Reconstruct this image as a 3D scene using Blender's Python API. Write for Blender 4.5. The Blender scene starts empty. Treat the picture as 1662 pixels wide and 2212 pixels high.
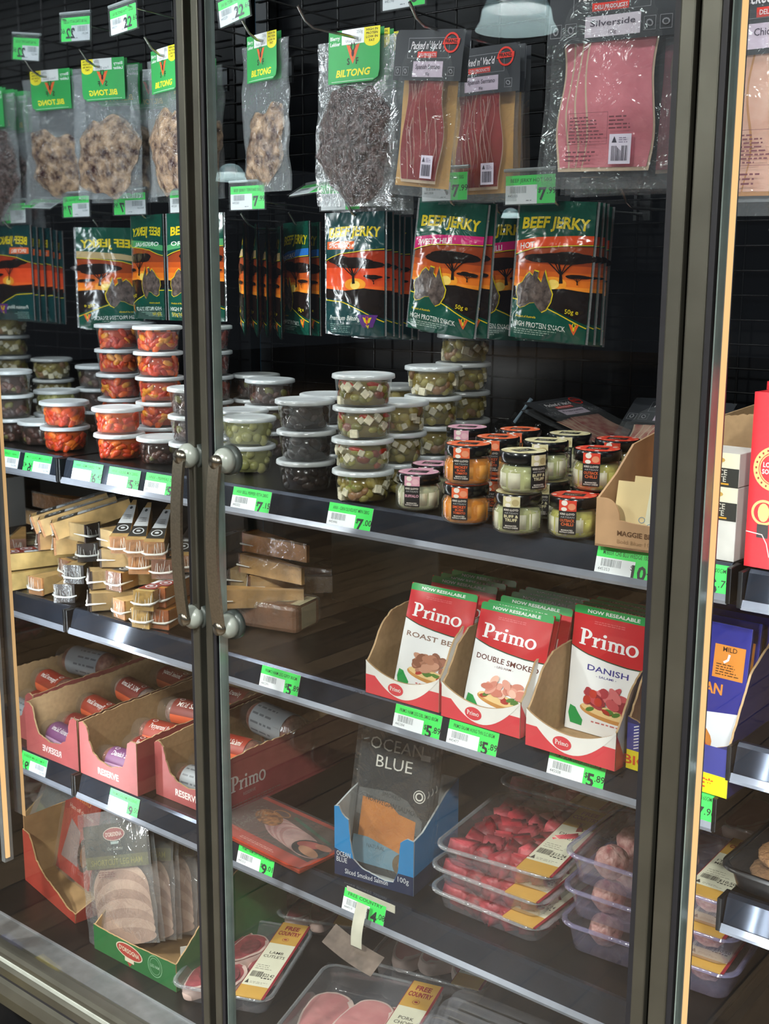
import bpy, bmesh, math, random
from mathutils import Vector, Matrix, noise
from mathutils.geometry import tessellate_polygon
R = random.Random(7)
PI = math.pi
sc = bpy.context.scene
COL = sc.collection
# ------------------------------------------------------------------ camera
CAMZ = 1.6
YAW, PITCH, ROLL, FPX = math.radians(38.92), math.radians(11.25), math.radians(.28), 2560.0
FW = Vector((-math.sin(YAW)*math.cos(PITCH), math.cos(YAW)*math.cos(PITCH), -math.sin(PITCH)))
_rt = Vector((math.cos(YAW), math.sin(YAW), 0)); _up = _rt.cross(FW)
RT = _rt*math.cos(ROLL) + _up*math.sin(ROLL); UP = RT.cross(FW)
cam = bpy.data.cameras.new('camera'); camo = bpy.data.objects.new('camera', cam); COL.objects.link(camo)
camo.matrix_world = Matrix(((RT.x, UP.x, -FW.x, 0), (RT.y, UP.y, -FW.y, 0), (RT.z, UP.z, -FW.z, CAMZ), (0, 0, 0, 1)))
cam.sensor_fit = 'VERTICAL'; cam.sensor_height = 36; cam.lens = FPX*36/2212; cam.clip_start = .02; cam.clip_end = 100
sc.camera = camo
sc.view_settings.view_transform = 'Standard'; sc.view_settings.look = 'None'
sc.view_settings.gamma = 1; sc.view_settings.use_curve_mapping = False
sc.view_settings.exposure = 0.0
sc.cycles.transparent_max_bounces = 40
sc.cycles.max_bounces = 8
sc.cycles.sample_clamp_indirect = 6
sc.cycles.sample_clamp_direct = 30
# ------------------------------------------------------------------ light
LED_W = 16.0            # watts per cabinet strip
SHOP_W = 200.0           # watts per pendant
CANOPY_W = 14.0
w = bpy.data.worlds.new('store'); sc.world = w; w.use_nodes = True
w.node_tree.nodes['Background'].inputs[0].default_value = (.75, .85, 1, 1)
w.node_tree.nodes['Background'].inputs[1].default_value = .07

def ray(px, py):
    return FW + RT*((px-831)/FPX) - UP*((py-1106)/FPX)
def atY(px, py, Y):
    q = ray(px, py); q = q*(Y/q.y); return Vector((q.x, q.y, q.z+CAMZ))
def atZ(px, py, Z):
    q = ray(px, py); q = q*((Z-CAMZ)/q.z); return Vector((q.x, q.y, q.z+CAMZ))
def atX(px, py, X):
    q = ray(px, py); q = q*(X/q.x); return Vector((q.x, q.y, q.z+CAMZ))
def at_plane(px, py, P, n):
    q = ray(px, py); o = Vector((0, 0, CAMZ)); t = (P-o).dot(n)/q.dot(n); return o+q*t
# ------------------------------------------------------------------ materials
MATS = {}
def nt_new(name):
    m = bpy.data.materials.new(name); m.use_nodes = True; t = m.node_tree; t.nodes.clear()
    o = t.nodes.new('ShaderNodeOutputMaterial'); return m, t, o
def srgb(h):
    if isinstance(h, str):
        h = h.lstrip('#'); c = [int(h[i:i+2], 16)/255 for i in (0, 2, 4)]
    else: c = h
    return tuple(x/12.92 if x <= .04045 else ((x+.055)/1.055)**2.4 for x in c) + (1,)
def noise_node(t, scale, detail=3, dist=0, coord='Object'):
    tc = t.nodes.new('ShaderNodeTexCoord'); n = t.nodes.new('ShaderNodeTexNoise')
    n.inputs['Scale'].default_value = scale; n.inputs['Detail'].default_value = detail; n.inputs['Distortion'].default_value = dist
    t.links.new(tc.outputs[coord], n.inputs['Vector']); return n
def mat(name, col, rough=.5, metal=0, var=.06, vscale=40, bump=0, bscale=60, coat=0, spec=.5, col2=None, crisp=0, bdist=.002, sss=0):
    """procedural principled material: colour broken by noise, optional bump"""
    if name in MATS: return MATS[name]
    m, t, o = nt_new(name); p = t.nodes.new('ShaderNodeBsdfPrincipled'); t.links.new(p.outputs[0], o.inputs[0])
    c = srgb(col); c2 = srgb(col2) if col2 else tuple(max(0, x*(1-var*3)) for x in c[:3]) + (1,)
    n = noise_node(t, vscale); r = t.nodes.new('ShaderNodeValToRGB')
    r.color_ramp.elements[0].color = c2; r.color_ramp.elements[1].color = c
    a = .48 if crisp else .3; r.color_ramp.elements[0].position = a; r.color_ramp.elements[1].position = 1-a if not crisp else .53
    t.links.new(n.outputs[0], r.inputs[0]); t.links.new(r.outputs[0], p.inputs['Base Color'])
    p.inputs['Roughness'].default_value = rough; p.inputs['Metallic'].default_value = metal
    p.inputs['Specular IOR Level'].default_value = spec
    if coat: p.inputs['Coat Weight'].default_value = coat; p.inputs['Coat Roughness'].default_value = .05
    if bump:
        n2 = noise_node(t, bscale, 2, .6); b = t.nodes.new('ShaderNodeBump'); b.inputs['Strength'].default_value = bump; b.inputs['Distance'].default_value = bdist
        t.links.new(n2.outputs[0], b.inputs['Height']); t.links.new(b.outputs[0], p.inputs['Normal'])
        if coat: t.links.new(b.outputs[0], p.inputs['Coat Normal'])
    MATS[name] = m; return m
def pr(col, kind='card'):
    """print colour on card / on foil"""
    k = f'print_{kind}_{col}'
    if k in MATS: return MATS[k]
    if kind == 'foil': return mat(k, col, rough=.16, var=.02, bump=.75, bscale=30, bdist=.004, spec=.8)
    if kind == 'foil2': return mat(k, col, rough=.3, var=.02, bump=.12, bscale=18, bdist=.003, spec=.5)
    return mat(k, col, rough=.5, var=.02, bump=.05, bscale=200)
def film(name, tint='#dfe8ea', alpha=.10, rough=.08, bump=.5, bscale=30, bdist=.004, milk=.0, edge=.45):
    """clear plastic: see-through, glossy, a little milky"""
    if name in MATS: return MATS[name]
    m, t, o = nt_new(name)
    tr = t.nodes.new('ShaderNodeBsdfTransparent'); gl = t.nodes.new('ShaderNodeBsdfGlossy'); df = t.nodes.new('ShaderNodeBsdfDiffuse')
    tr.inputs[0].default_value = (.97, .975, .975, 1)
    gl.inputs['Roughness'].default_value = rough; gl.inputs[0].default_value = (1, 1, 1, 1); df.inputs[0].default_value = srgb(tint)
    lw = t.nodes.new('ShaderNodeLayerWeight'); lw.inputs['Blend'].default_value = .35
    mr = t.nodes.new('ShaderNodeMapRange'); mr.inputs['To Min'].default_value = alpha; mr.inputs['To Max'].default_value = edge
    pw = t.nodes.new('ShaderNodeMath'); pw.operation = 'POWER'; pw.inputs[1].default_value = 2.2
    t.links.new(lw.outputs['Facing'], pw.inputs[0]); t.links.new(pw.outputs[0], mr.inputs['Value'])
    m1 = t.nodes.new('ShaderNodeMixShader'); m1.inputs[0].default_value = milk
    m2 = t.nodes.new('ShaderNodeMixShader'); t.links.new(mr.outputs[0], m2.inputs[0])
    t.links.new(tr.outputs[0], m1.inputs[1]); t.links.new(df.outputs[0], m1.inputs[2])
    t.links.new(m1.outputs[0], m2.inputs[1]); t.links.new(gl.outputs[0], m2.inputs[2]); t.links.new(m2.outputs[0], o.inputs[0])
    if bump:
        n2 = noise_node(t, bscale, 3, 1.2); b = t.nodes.new('ShaderNodeBump'); b.inputs['Strength'].default_value = bump; b.inputs['Distance'].default_value = bdist
        t.links.new(n2.outputs[0], b.inputs['Height']); t.links.new(b.outputs[0], gl.inputs['Normal'])
    MATS[name] = m; return m
def emit(name, col, s, col2=None):
    if name in MATS: return MATS[name]
    m, t, o = nt_new(name); e = t.nodes.new('ShaderNodeEmission'); e.inputs[0].default_value = srgb(col); e.inputs[1].default_value = s
    t.links.new(e.outputs[0], o.inputs[0]); MATS[name] = m; return m
# ------------------------------------------------------------------ mesh builder
class MB:
    def __init__(s): s.v = []; s.f = []; s.m = []; s.mats = []; s.sm = []; s.M = Matrix.Identity(4)
    def mi(s, m):
        if m not in s.mats: s.mats.append(m)
        return s.mats.index(m)
    def add(s, vs, fs, m, smooth=False):
        b = len(s.v); k = s.mi(m)
        s.v += [tuple(s.M @ Vector(q)) for q in vs]
        for f in fs: s.f.append([b+i for i in f]); s.m.append(k); s.sm.append(smooth)
        return s
    def box(s, c, d, m, bev=0, rz=0):
        bm = bmesh.new(); bmesh.ops.create_cube(bm, size=1)
        for q in bm.verts: q.co = Vector((q.co.x*d[0], q.co.y*d[1], q.co.z*d[2]))
        if bev: bmesh.ops.bevel(bm, geom=bm.edges[:], offset=bev, segments=2, affect='EDGES', profile=.5)
        Mt = Matrix.Translation(c) @ Matrix.Rotation(rz, 4, 'Z')
        s.bm(bm, m, Mt, smooth=False); return s
    def bm(s, bm, m, Mt=None, smooth=True):
        bm.verts.ensure_lookup_table(); bm.verts.index_update()
        vs = [(Mt @ q.co if Mt else q.co.copy()) for q in bm.verts]; fs = [[q.index for q in f.verts] for f in bm.faces]
        bm.free(); s.add(vs, fs, m, smooth); return s
    def ell(s, c, r, m, sub=2, rot=None, nz=0, ns=30, seed=0, smooth=True):
        bm = bmesh.new(); bmesh.ops.create_icosphere(bm, subdivisions=sub, radius=1)
        off = Vector((seed*3.1, seed*1.7, seed))
        Mt = Matrix.Translation(c) @ (rot.to_4x4() if rot else Matrix.Identity(4))
        for q in bm.verts:
            k = 1 + nz*noise.noise(q.co*ns*.05+off)
            q.co = Vector((q.co.x*r[0]*k, q.co.y*r[1]*k, q.co.z*r[2]*k))
        return s.bm(bm, m, Mt, smooth)
    def lathe(s, prof, m, n=36, c=(0, 0, 0), cap=False, smooth=True):
        vs = []; fs = []
        for r, z in prof:
            for i in range(n):
                a = 2*PI*i/n; vs.append((c[0]+r*math.cos(a), c[1]+r*math.sin(a), c[2]+z))
        for j in range(len(prof)-1):
            for i in range(n): fs.append((j*n+i, j*n+(i+1) % n, (j+1)*n+(i+1) % n, (j+1)*n+i))
        s.add(vs, fs, m, smooth)
        if cap:
            s.add([vs[i] for i in range(n)], [list(range(n))[::-1]], m); s.add([vs[(len(prof)-1)*n+i] for i in range(n)], [list(range(n))], m)
        return s
    def tube(s, pts, r, m, n=8, closed=False):
        pts = [Vector(p) for p in pts]; vs = []; fs = []; k = len(pts)
        up = None
        for i, p in enumerate(pts):
            d = (pts[(i+1) % k] - pts[i-1]) if closed or 0 < i < k-1 else (pts[1]-pts[0] if i == 0 else pts[-1]-pts[-2])
            d.normalize()
            if up is None: up = Vector((0, 0, 1)) if abs(d.z) < .9 else Vector((1, 0, 0))
            a = d.cross(up); a.normalize(); b = a.cross(d); b.normalize(); up = b
            rr = r[i] if isinstance(r, (list, tuple)) else r
            for j in range(n):
                t = 2*PI*j/n; vs.append(p + a*math.cos(t)*rr + b*math.sin(t)*rr)
        m2 = k if closed else k-1
        for i in range(m2):
            for j in range(n): fs.append((i*n+j, i*n+(j+1) % n, ((i+1) % k)*n+(j+1) % n, ((i+1) % k)*n+j))
        s.add(vs, fs, m, True)
        if not closed: s.add(vs[:n], [list(range(n))[::-1]], m); s.add(vs[-n:], [list(range(n))], m)
        return s
    def prism(s, poly, t0, t1, m, axis='Z', smooth=False):
        """2D outline (ccw) extruded between t0 and t1 along axis; axis Y: poly=(x,z); axis X: poly=(y,z)"""
        n = len(poly)
        def P(a, b, t): return (a, b, t) if axis == 'Z' else ((a, t, b) if axis == 'Y' else (t, a, b))
        vs = [P(a, b, t0) for a, b in poly] + [P(a, b, t1) for a, b in poly]
        s.add(vs, [(i, (i+1) % n, n+(i+1) % n, n+i) for i in range(n)], m, smooth)
        tri = tessellate_polygon([[Vector((a, b, 0)) for a, b in poly]])
        s.add(vs, [tuple(q) for q in tri] + [tuple(n+i for i in q) for q in tri], m); return s
    def grid(s, fn, nu, nv, m, smooth=True):
        vs = [fn(i/nu, j/nv) for j in range(nv+1) for i in range(nu+1)]
        fs = [(j*(nu+1)+i, j*(nu+1)+i+1, (j+1)*(nu+1)+i+1, (j+1)*(nu+1)+i) for j in range(nv) for i in range(nu)]
        return s.add(vs, fs, m, smooth)
    def mesh(s, name):
        me = bpy.data.meshes.new(name); me.from_pydata(s.v, [], s.f)
        for m in s.mats: me.materials.append(m)
        me.polygons.foreach_set('material_index', s.m); me.polygons.foreach_set('use_smooth', s.sm); me.update(); return me
    def build(s, name, parent=None, loc=None):
        o = bpy.data.objects.new(name, s.mesh(name)); COL.objects.link(o)
        if parent: o.parent = parent
        if loc is not None: o.location = loc
        return o
def tag(o, label=None, cat=None, group=None, kind=None):
    if label: o['label'] = label
    if cat: o['category'] = cat
    if group: o['group'] = group
    if kind: o['kind'] = kind
    return o
def thing(name, label, cat, loc=(0, 0, 0), rz=0, group=None, rx=0, ry=0):
    o = bpy.data.objects.new(name, None); o.empty_display_size = .02; COL.objects.link(o)
    o.location = loc; o.rotation_euler = (rx, ry, rz); return tag(o, label, cat, group)
def struct(o): o['kind'] = 'structure'; return o
def dup(root, loc=None, rot=None, label=None, group=None, scale=None):
    def cp(o, par):
        c = o.copy(); COL.objects.link(c)
        if par: c.parent = par
        for ch in o.children: cp(ch, c)
        return c
    r = cp(root, None)
    if loc is not None: r.location = loc
    if rot is not None: r.rotation_euler = rot
    if label: r['label'] = label
    if group: r['group'] = group
    if scale: r.scale = (scale,)*3 if isinstance(scale, (int, float)) else scale
    return r
# ------------------------------------------------------------------ flat printed art
_tx = {}
def text_tris(txt, bold=0, shear=0, res=2):
    k = (txt, bold, shear, res)
    if k in _tx: return _tx[k]
    cu = bpy.data.curves.new('t', 'FONT'); cu.body = txt; cu.size = 1; cu.offset = bold; cu.shear = shear; cu.resolution_u = res
    cu.align_x = 'LEFT'; ob = bpy.data.objects.new('t', cu); me = bpy.data.meshes.new_from_object(ob)
    vs = [(v.co.x, v.co.y) for v in me.vertices]; fs = [tuple(p.vertices) for p in me.polygons]
    xs = [v[0] for v in vs] or [0, 1]; ys = [v[1] for v in vs] or [0, 1]
    bpy.data.objects.remove(ob); bpy.data.curves.remove(cu); bpy.data.meshes.remove(me)
    _tx[k] = (vs, fs, min(xs), max(xs), min(ys), max(ys)); return _tx[k]
class Art:
    """flat shapes in (u, v) metres, stacked in print order, later wrapped on a surface"""
    def __init__(s, maxlen=.02): s.L = []; s.maxlen = min(maxlen, .05)
    def tris(s, vs, fs, m, sub=True, lay=None): s.L.append((vs, fs, m, sub, lay)); return s
    def poly(s, pts, m, lay=None):
        tri = tessellate_polygon([[Vector((a, b, 0)) for a, b in pts]])
        return s.tris(list(pts), [tuple(t) for t in tri], m, True, lay)
    def rect(s, u0, v0, u1, v1, m, lay=None): return s.poly([(u0, v0), (u1, v0), (u1, v1), (u0, v1)], m, lay)
    def ell(s, c, rx, ry, m, n=28, rot=0, lay=None):
        cr, sr = math.cos(rot), math.sin(rot)
        return s.poly([(c[0]+rx*math.cos(a)*cr-ry*math.sin(a)*sr, c[1]+rx*math.cos(a)*sr+ry*math.sin(a)*cr) for a in [2*PI*i/n for i in range(n)]], m, lay)
    def ring(s, c, rx, ry, t, m, n=28):
        vs = []; fs = []
        for i in range(n):
            a = 2*PI*i/n; vs += [(c[0]+rx*math.cos(a), c[1]+ry*math.sin(a)), (c[0]+(rx-t)*math.cos(a), c[1]+(ry-t)*math.sin(a))]
            j = (i+1) % n; fs.append((2*i, 2*j, 2*j+1, 2*i+1))
        return s.tris(vs, fs, m)
    def frame(s, u0, v0, u1, v1, t, m):
        return s.tris([(u0, v0), (u1, v0), (u1, v1), (u0, v1), (u0+t, v0+t), (u1-t, v0+t), (u1-t, v1-t), (u0+t, v1-t)],
                      [(0, 1, 5, 4), (1, 2, 6, 5), (2, 3, 7, 6), (3, 0, 4, 7)], m, True)
    def stroke(s, pts, t, m):
        vs = []; fs = []
        for i, p in enumerate(pts):
            a = pts[max(i-1, 0)]; b = pts[min(i+1, len(pts)-1)]
            dx, dy = b[0]-a[0], b[1]-a[1]; L = math.hypot(dx, dy) or 1; tt = t[i] if isinstance(t, (list, tuple)) else t
            vs += [(p[0]-dy/L*tt/2, p[1]+dx/L*tt/2), (p[0]+dy/L*tt/2, p[1]-dx/L*tt/2)]
            if i: fs.append((2*i-2, 2*i-1, 2*i+1, 2*i))
        return s.tris(vs, fs, m, True)
    def text(s, txt, u, v, h, m, w=None, bold=.01, shear=0, ax='C', rot=0, curve=0, res=2):
        """cap height h; w forces the width; ax L/C/R; (u, v) baseline point; curve: sag of the baseline"""
        vs, fs, x0, x1, y0, y1 = text_tris(txt, bold, shear, res)
        ky = h/.70; kx = (w/(x1-x0)) if w else ky
        W = (x1-x0)*kx; o = {'L': 0, 'C': -W/2, 'R': -W}[ax]; cr, sr = math.cos(rot), math.sin(rot); out = []
        for a, b in vs:
            p = (a-x0)*kx+o; q = b*ky
            if curve: q += curve*(1-(2*(p-o)/W-1)**2)
            out.append((u+p*cr-q*sr, v+p*sr+q*cr))
        return s.tris(out, fs, m, False)
    def bars(s, u0, v0, u1, v1, m, n=22, seed=1):
        r = random.Random(seed); W = u1-u0; vs = []; fs = []; x = u0
        while x < u1:
            a = W/n*r.uniform(.25, .9); b = len(vs); vs += [(x, v0), (min(x+a, u1), v0), (min(x+a, u1), v1), (x, v1)]; fs.append((b, b+1, b+2, b+3)); x += a+W/n*r.uniform(.2, .7)
        return s.tris(vs, fs, m, False)
    def lines(s, u0, u1, v0, v1, n, m, seed=1, t=.4, lo=.5):
        """small print: rows of short dashes"""
        r = random.Random(seed); dv = (v1-v0)/n; vs = []; fs = []
        for i in range(n):
            x = u0; e = u0+(u1-u0)*r.uniform(lo, 1)
            while x < e:
                a = dv*r.uniform(.6, 2.4); b = len(vs); y = v0+dv*i; x2 = min(x+a, e)
                vs += [(x, y), (x2, y), (x2, y+dv*t), (x, y+dv*t)]; fs.append((b, b+1, b+2, b+3)); x = x2+dv*.45
        return s.tris(vs, fs, m, False)
    def emit(s, mb, fn=None, base=.0002, step=.00012, xf=None):
        """fn(u, v) -> (point, normal)"""
        if fn is None: fn = lambda u, v: (Vector((u, 0, v)), Vector((0, -1, 0)))
        done = []
        for k, (vs, fs, m, sub, lay) in enumerate(s.L):
            if not vs: continue
            xs = [p[0] for p in vs]; ys = [p[1] for p in vs]; bb = (min(xs), max(xs), min(ys), max(ys)); rk = 0
            for q, r_ in done:
                if r_ >= rk and q[0] < bb[1] and q[1] > bb[0] and q[2] < bb[3] and q[3] > bb[2]: rk = r_+1
            done.append((bb, rk)); h = base+step*rk
            if sub:
                out = []; st = []
                for f in fs:
                    for i in range(1, len(f)-1): st.append((vs[f[0]], vs[f[i]], vs[f[i+1]]))
                while st:
                    a, b, c = st.pop(); e = [math.dist(a, b), math.dist(b, c), math.dist(c, a)]; j = e.index(max(e))
                    if e[j] <= s.maxlen or len(out) > 6000: out.append((a, b, c)); continue
                    if j == 1: a, b, c = b, c, a
                    elif j == 2: a, b, c = c, a, b
                    mm = ((a[0]+b[0])/2, (a[1]+b[1])/2); st += [(a, mm, c), (mm, b, c)]
                idx = {}; V = []; F = []
                for t in out:
                    q = []
                    for p in t:
                        kk = (round(p[0], 6), round(p[1], 6))
                        if kk not in idx: idx[kk] = len(V); V.append(p)
                        q.append(idx[kk])
                    if len(set(q)) == 3: F.append(q)
            else: V, F = vs, fs
            P = []
            for a, b in V: p, n = fn(a, b); P.append(p+n*h)
            mb.add(P, F, m, sub)
        return mb
# ------------------------------------------------------------------ the place
RY, MX, BY, DY = 1.32, -1.832, 1.86, 1.13      # shelf front, mirror wall, back wall, door plane
S1, S2, S3, S4 = 1.267, .977, .643, .305       # shelf tops
BE = -.525                                     # end of the first bay
BLACK = mat('black_steel', '#14171a', .35, .3, var=.05, bump=.05)
BOARD = mat('shelf_board', '#131413', .30, .3, var=.15, vscale=12, bump=.04)
FRAME = mat('door_aluminium', '#6a6a60', .42, .75, var=.1, vscale=9, bump=.03)
FRAMED = mat('door_gap', '#24252a', .5, .2)
RAIL = mat('ticket_rail', '#343b47', .14, .6, var=.1, vscale=15, bump=.06, bscale=25)
RAILCLEAR = mat('ticket_rail_lip', '#9da3b0', .15, .5, var=.05)
def floor_mat():
    m, t, o = nt_new('wood_floor'); p = t.nodes.new('ShaderNodeBsdfPrincipled'); t.links.new(p.outputs[0], o.inputs[0])
    tc = t.nodes.new('ShaderNodeTexCoord'); mp = t.nodes.new('ShaderNodeMapping'); mp.inputs['Rotation'].default_value = (0, 0, math.radians(90))
    br = t.nodes.new('ShaderNodeTexBrick'); br.inputs['Color1'].default_value = srgb('#6f5c46'); br.inputs['Color2'].default_value = srgb('#4a3b2c'); br.inputs['Mortar'].default_value = srgb('#2c231a')
    br.inputs['Scale'].default_value = 1; br.inputs['Brick Width'].default_value = 1.2; br.inputs['Row Height'].default_value = .13; br.inputs['Mortar Size'].default_value = .003
    n = t.nodes.new('ShaderNodeTexNoise'); n.inputs['Scale'].default_value = 4; n.inputs['Detail'].default_value = 6
    m2 = t.nodes.new('ShaderNodeMapping'); m2.inputs['Scale'].default_value = (12, .8, 1)
    mx = t.nodes.new('ShaderNodeMixRGB'); mx.blend_type = 'MULTIPLY'; mx.inputs[0].default_value = .7
    t.links.new(tc.outputs['Object'], mp.inputs[0]); t.links.new(mp.outputs[0], br.inputs[0]); t.links.new(tc.outputs['Object'], m2.inputs[0]); t.links.new(m2.outputs[0], n.inputs[0])
    t.links.new(br.outputs[0], mx.inputs[1]); t.links.new(n.outputs[0], mx.inputs[2]); t.links.new(mx.outputs[0], p.inputs['Base Color']); p.inputs['Roughness'].default_value = .4
    return m
def build_place():
    o = MB().box((-4, -9, -.025), (30, 25, .05), floor_mat()).build('floor'); struct(o)
    o = MB().box((-4, -9, 3.95), (30, 25, .05), mat('dark_ceiling', '#15171a', .9)).build('ceiling'); struct(o)
    o = MB().box((-.6, BY+.03, 1.25), (3.76, .06, 2.5), mat('cabinet_back', '#05080d', .42, .0, var=.2, vscale=6, spec=.15)).build('wall_back'); struct(o)
    # mirror-polished end wall
    m, t, out = nt_new('end_mirror'); gl = t.nodes.new('ShaderNodeBsdfGlossy'); gl.inputs[0].default_value = (.62, .64, .66, 1); gl.inputs['Roughness'].default_value = .015
    n = noise_node(t, 1.5, 2); mr = t.nodes.new('ShaderNodeMapRange'); mr.inputs['To Min'].default_value = .01; mr.inputs['To Max'].default_value = .05
    t.links.new(n.outputs[0], mr.inputs[0]); t.links.new(mr.outputs[0], gl.inputs['Roughness']); t.links.new(gl.outputs[0], out.inputs[0])
    o = MB().box((MX-.02, (DY+.065+BY)/2, 1.547), (.04, BY-DY-.065, 1.90), m).build('wall_left'); struct(o)
    o = MB().box((0, (DY+.04+BY)/2, 2.42), (3.7, BY-DY-.04, .08), BLACK).build('trim_1'); struct(o)
    # thin corner strip on the mirror's back edge
    o = MB().box((MX+.004, BY-.008, 1.3), (.008, .012, 2.0), mat('corner_strip', '#2c5568', .3, .3)).build('trim_2'); struct(o)
    # plinth, deck and sill below
    mb = MB()
    mb.box((-.6, (DY+.06+BY)/2, .12), (3.74, BY-DY-.06, .24), BLACK)
    mb.box((-.6, (1.245+BY)/2, S4-.02), (3.74, BY-1.245, .04), BOARD)
    mb.box((-.6, 1.224, S4-.018), (3.74, .046, .036), mat('grey_sill', '#7f8284', .3, .3, var=.1))
    mb.box((-.6, 1.247, S4+.0015), (3.74, .004, .003), mat('deck_lip', '#a3a7ac', .3, .5))
    mb.box((-.6, 1.183, S4-.02), (3.74, .030, .036), mat('white_sill', '#c3c6bd', .4, var=.06))
    struct(mb.build('trim_3'))
    struct(MB().box((-2.36, (DY+.04+BY)/2, .45), (.04, BY-DY-.04, .30), BLACK).build('wall_left_low'))  # added wall closes the recess made for reflections built as solid goods
    # wire grid on the back wall
    g = MB(); wm = mat('black_wire', '#0b0c0d', .25, .5); Y = BY-.035
    for i in range(34): g.tube([(MX+.05+i*.0935, Y, S1+.02), (MX+.05+i*.0935, Y, 2.3)], .0022, wm, 6)
    for j in range(27): g.tube([(MX+.02, Y-.004, S1+.04+j*.038), (1.2, Y-.004, S1+.04+j*.038)], .0019, wm, 6)
    tag(g.build('wire_grid'), 'black wire grid panel covering the back of the cabinet behind the pegs', 'grid')
    # uprights on the back wall
    for k, x in enumerate((MX+.03, BE)):
        struct(MB().box((x, BY-.02, 1.2), (.03, .03, 2.3), BLACK).build('trim_%d' % (4+k)))
def shelf(x0, x1, z, label, group):
    t = thing('shelf', label, 'shelf', ((x0+x1)/2, RY, z), 0, group); L = x1-x0; h = L/2
    MB().box((0, (BY-RY)/2+.0, -.011), (L-.012, BY-RY-.014, .022), BOARD, .002).build('board', t)
    for s in (-1, 1): MB().box((s*(h-.012), .25, -.036), (.004, .5, .028), BLACK).build('bracket', t)
    m = MB()
    prof = [(.012, .0), (.004, .001), (-.001, -.003), (-.010, -.036), (-.014, -.040), (-.013, -.044), (-.005, -.044), (.004, -.030), (.012, -.006)]
    prof = [(a, b_) for a, b_ in prof]
    m.prism(prof, -h+.008, h-.008, RAIL, axis='X')
    m.prism([(-.0115, -.034), (-.0155, -.041), (-.0145, -.0455), (-.004, -.0455), (-.004, -.0435), (-.012, -.0430)], -h+.006, h-.006, RAILCLEAR, axis='X')
    m.build('ticket_rail', t)
    for s in (-1, 1): MB().box((s*(h-.004), -.001, -.022), (.006, .03, .044), BLACK, .001).build('end_cap', t)
    return t
GL = None
def glassmat():
    m, t, o = nt_new('door_glass'); tr = t.nodes.new('ShaderNodeBsdfTransparent'); gl = t.nodes.new('ShaderNodeBsdfGlossy')
    tr.inputs[0].default_value = (.955, .97, .965, 1); gl.inputs['Roughness'].default_value = 0; lw = t.nodes.new('ShaderNodeLayerWeight'); lw.inputs['Blend'].default_value = .5
    pw = t.nodes.new('ShaderNodeMath'); pw.operation = 'POWER'; pw.inputs[1].default_value = 5; t.links.new(lw.outputs['Facing'], pw.inputs[0])
    fr = t.nodes.new('ShaderNodeMapRange'); fr.inputs['To Min'].default_value = .055; fr.inputs['To Max'].default_value = 1; t.links.new(pw.outputs[0], fr.inputs[0])
    n = noise_node(t, 3, 2); b = t.nodes.new('ShaderNodeBump'); b.inputs['Strength'].default_value = .02; b.inputs['Distance'].default_value = .002
    t.links.new(n.outputs[0], b.inputs['Height']); t.links.new(b.outputs[0], gl.inputs['Normal'])
    mx = t.nodes.new('ShaderNodeMixShader'); t.links.new(fr.outputs[0], mx.inputs[0]); t.links.new(tr.outputs[0], mx.inputs[1]); t.links.new(gl.outputs[0], mx.inputs[2]); t.links.new(mx.outputs[0], o.inputs[0])
    MATS['door_glass'] = m; return m
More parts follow.
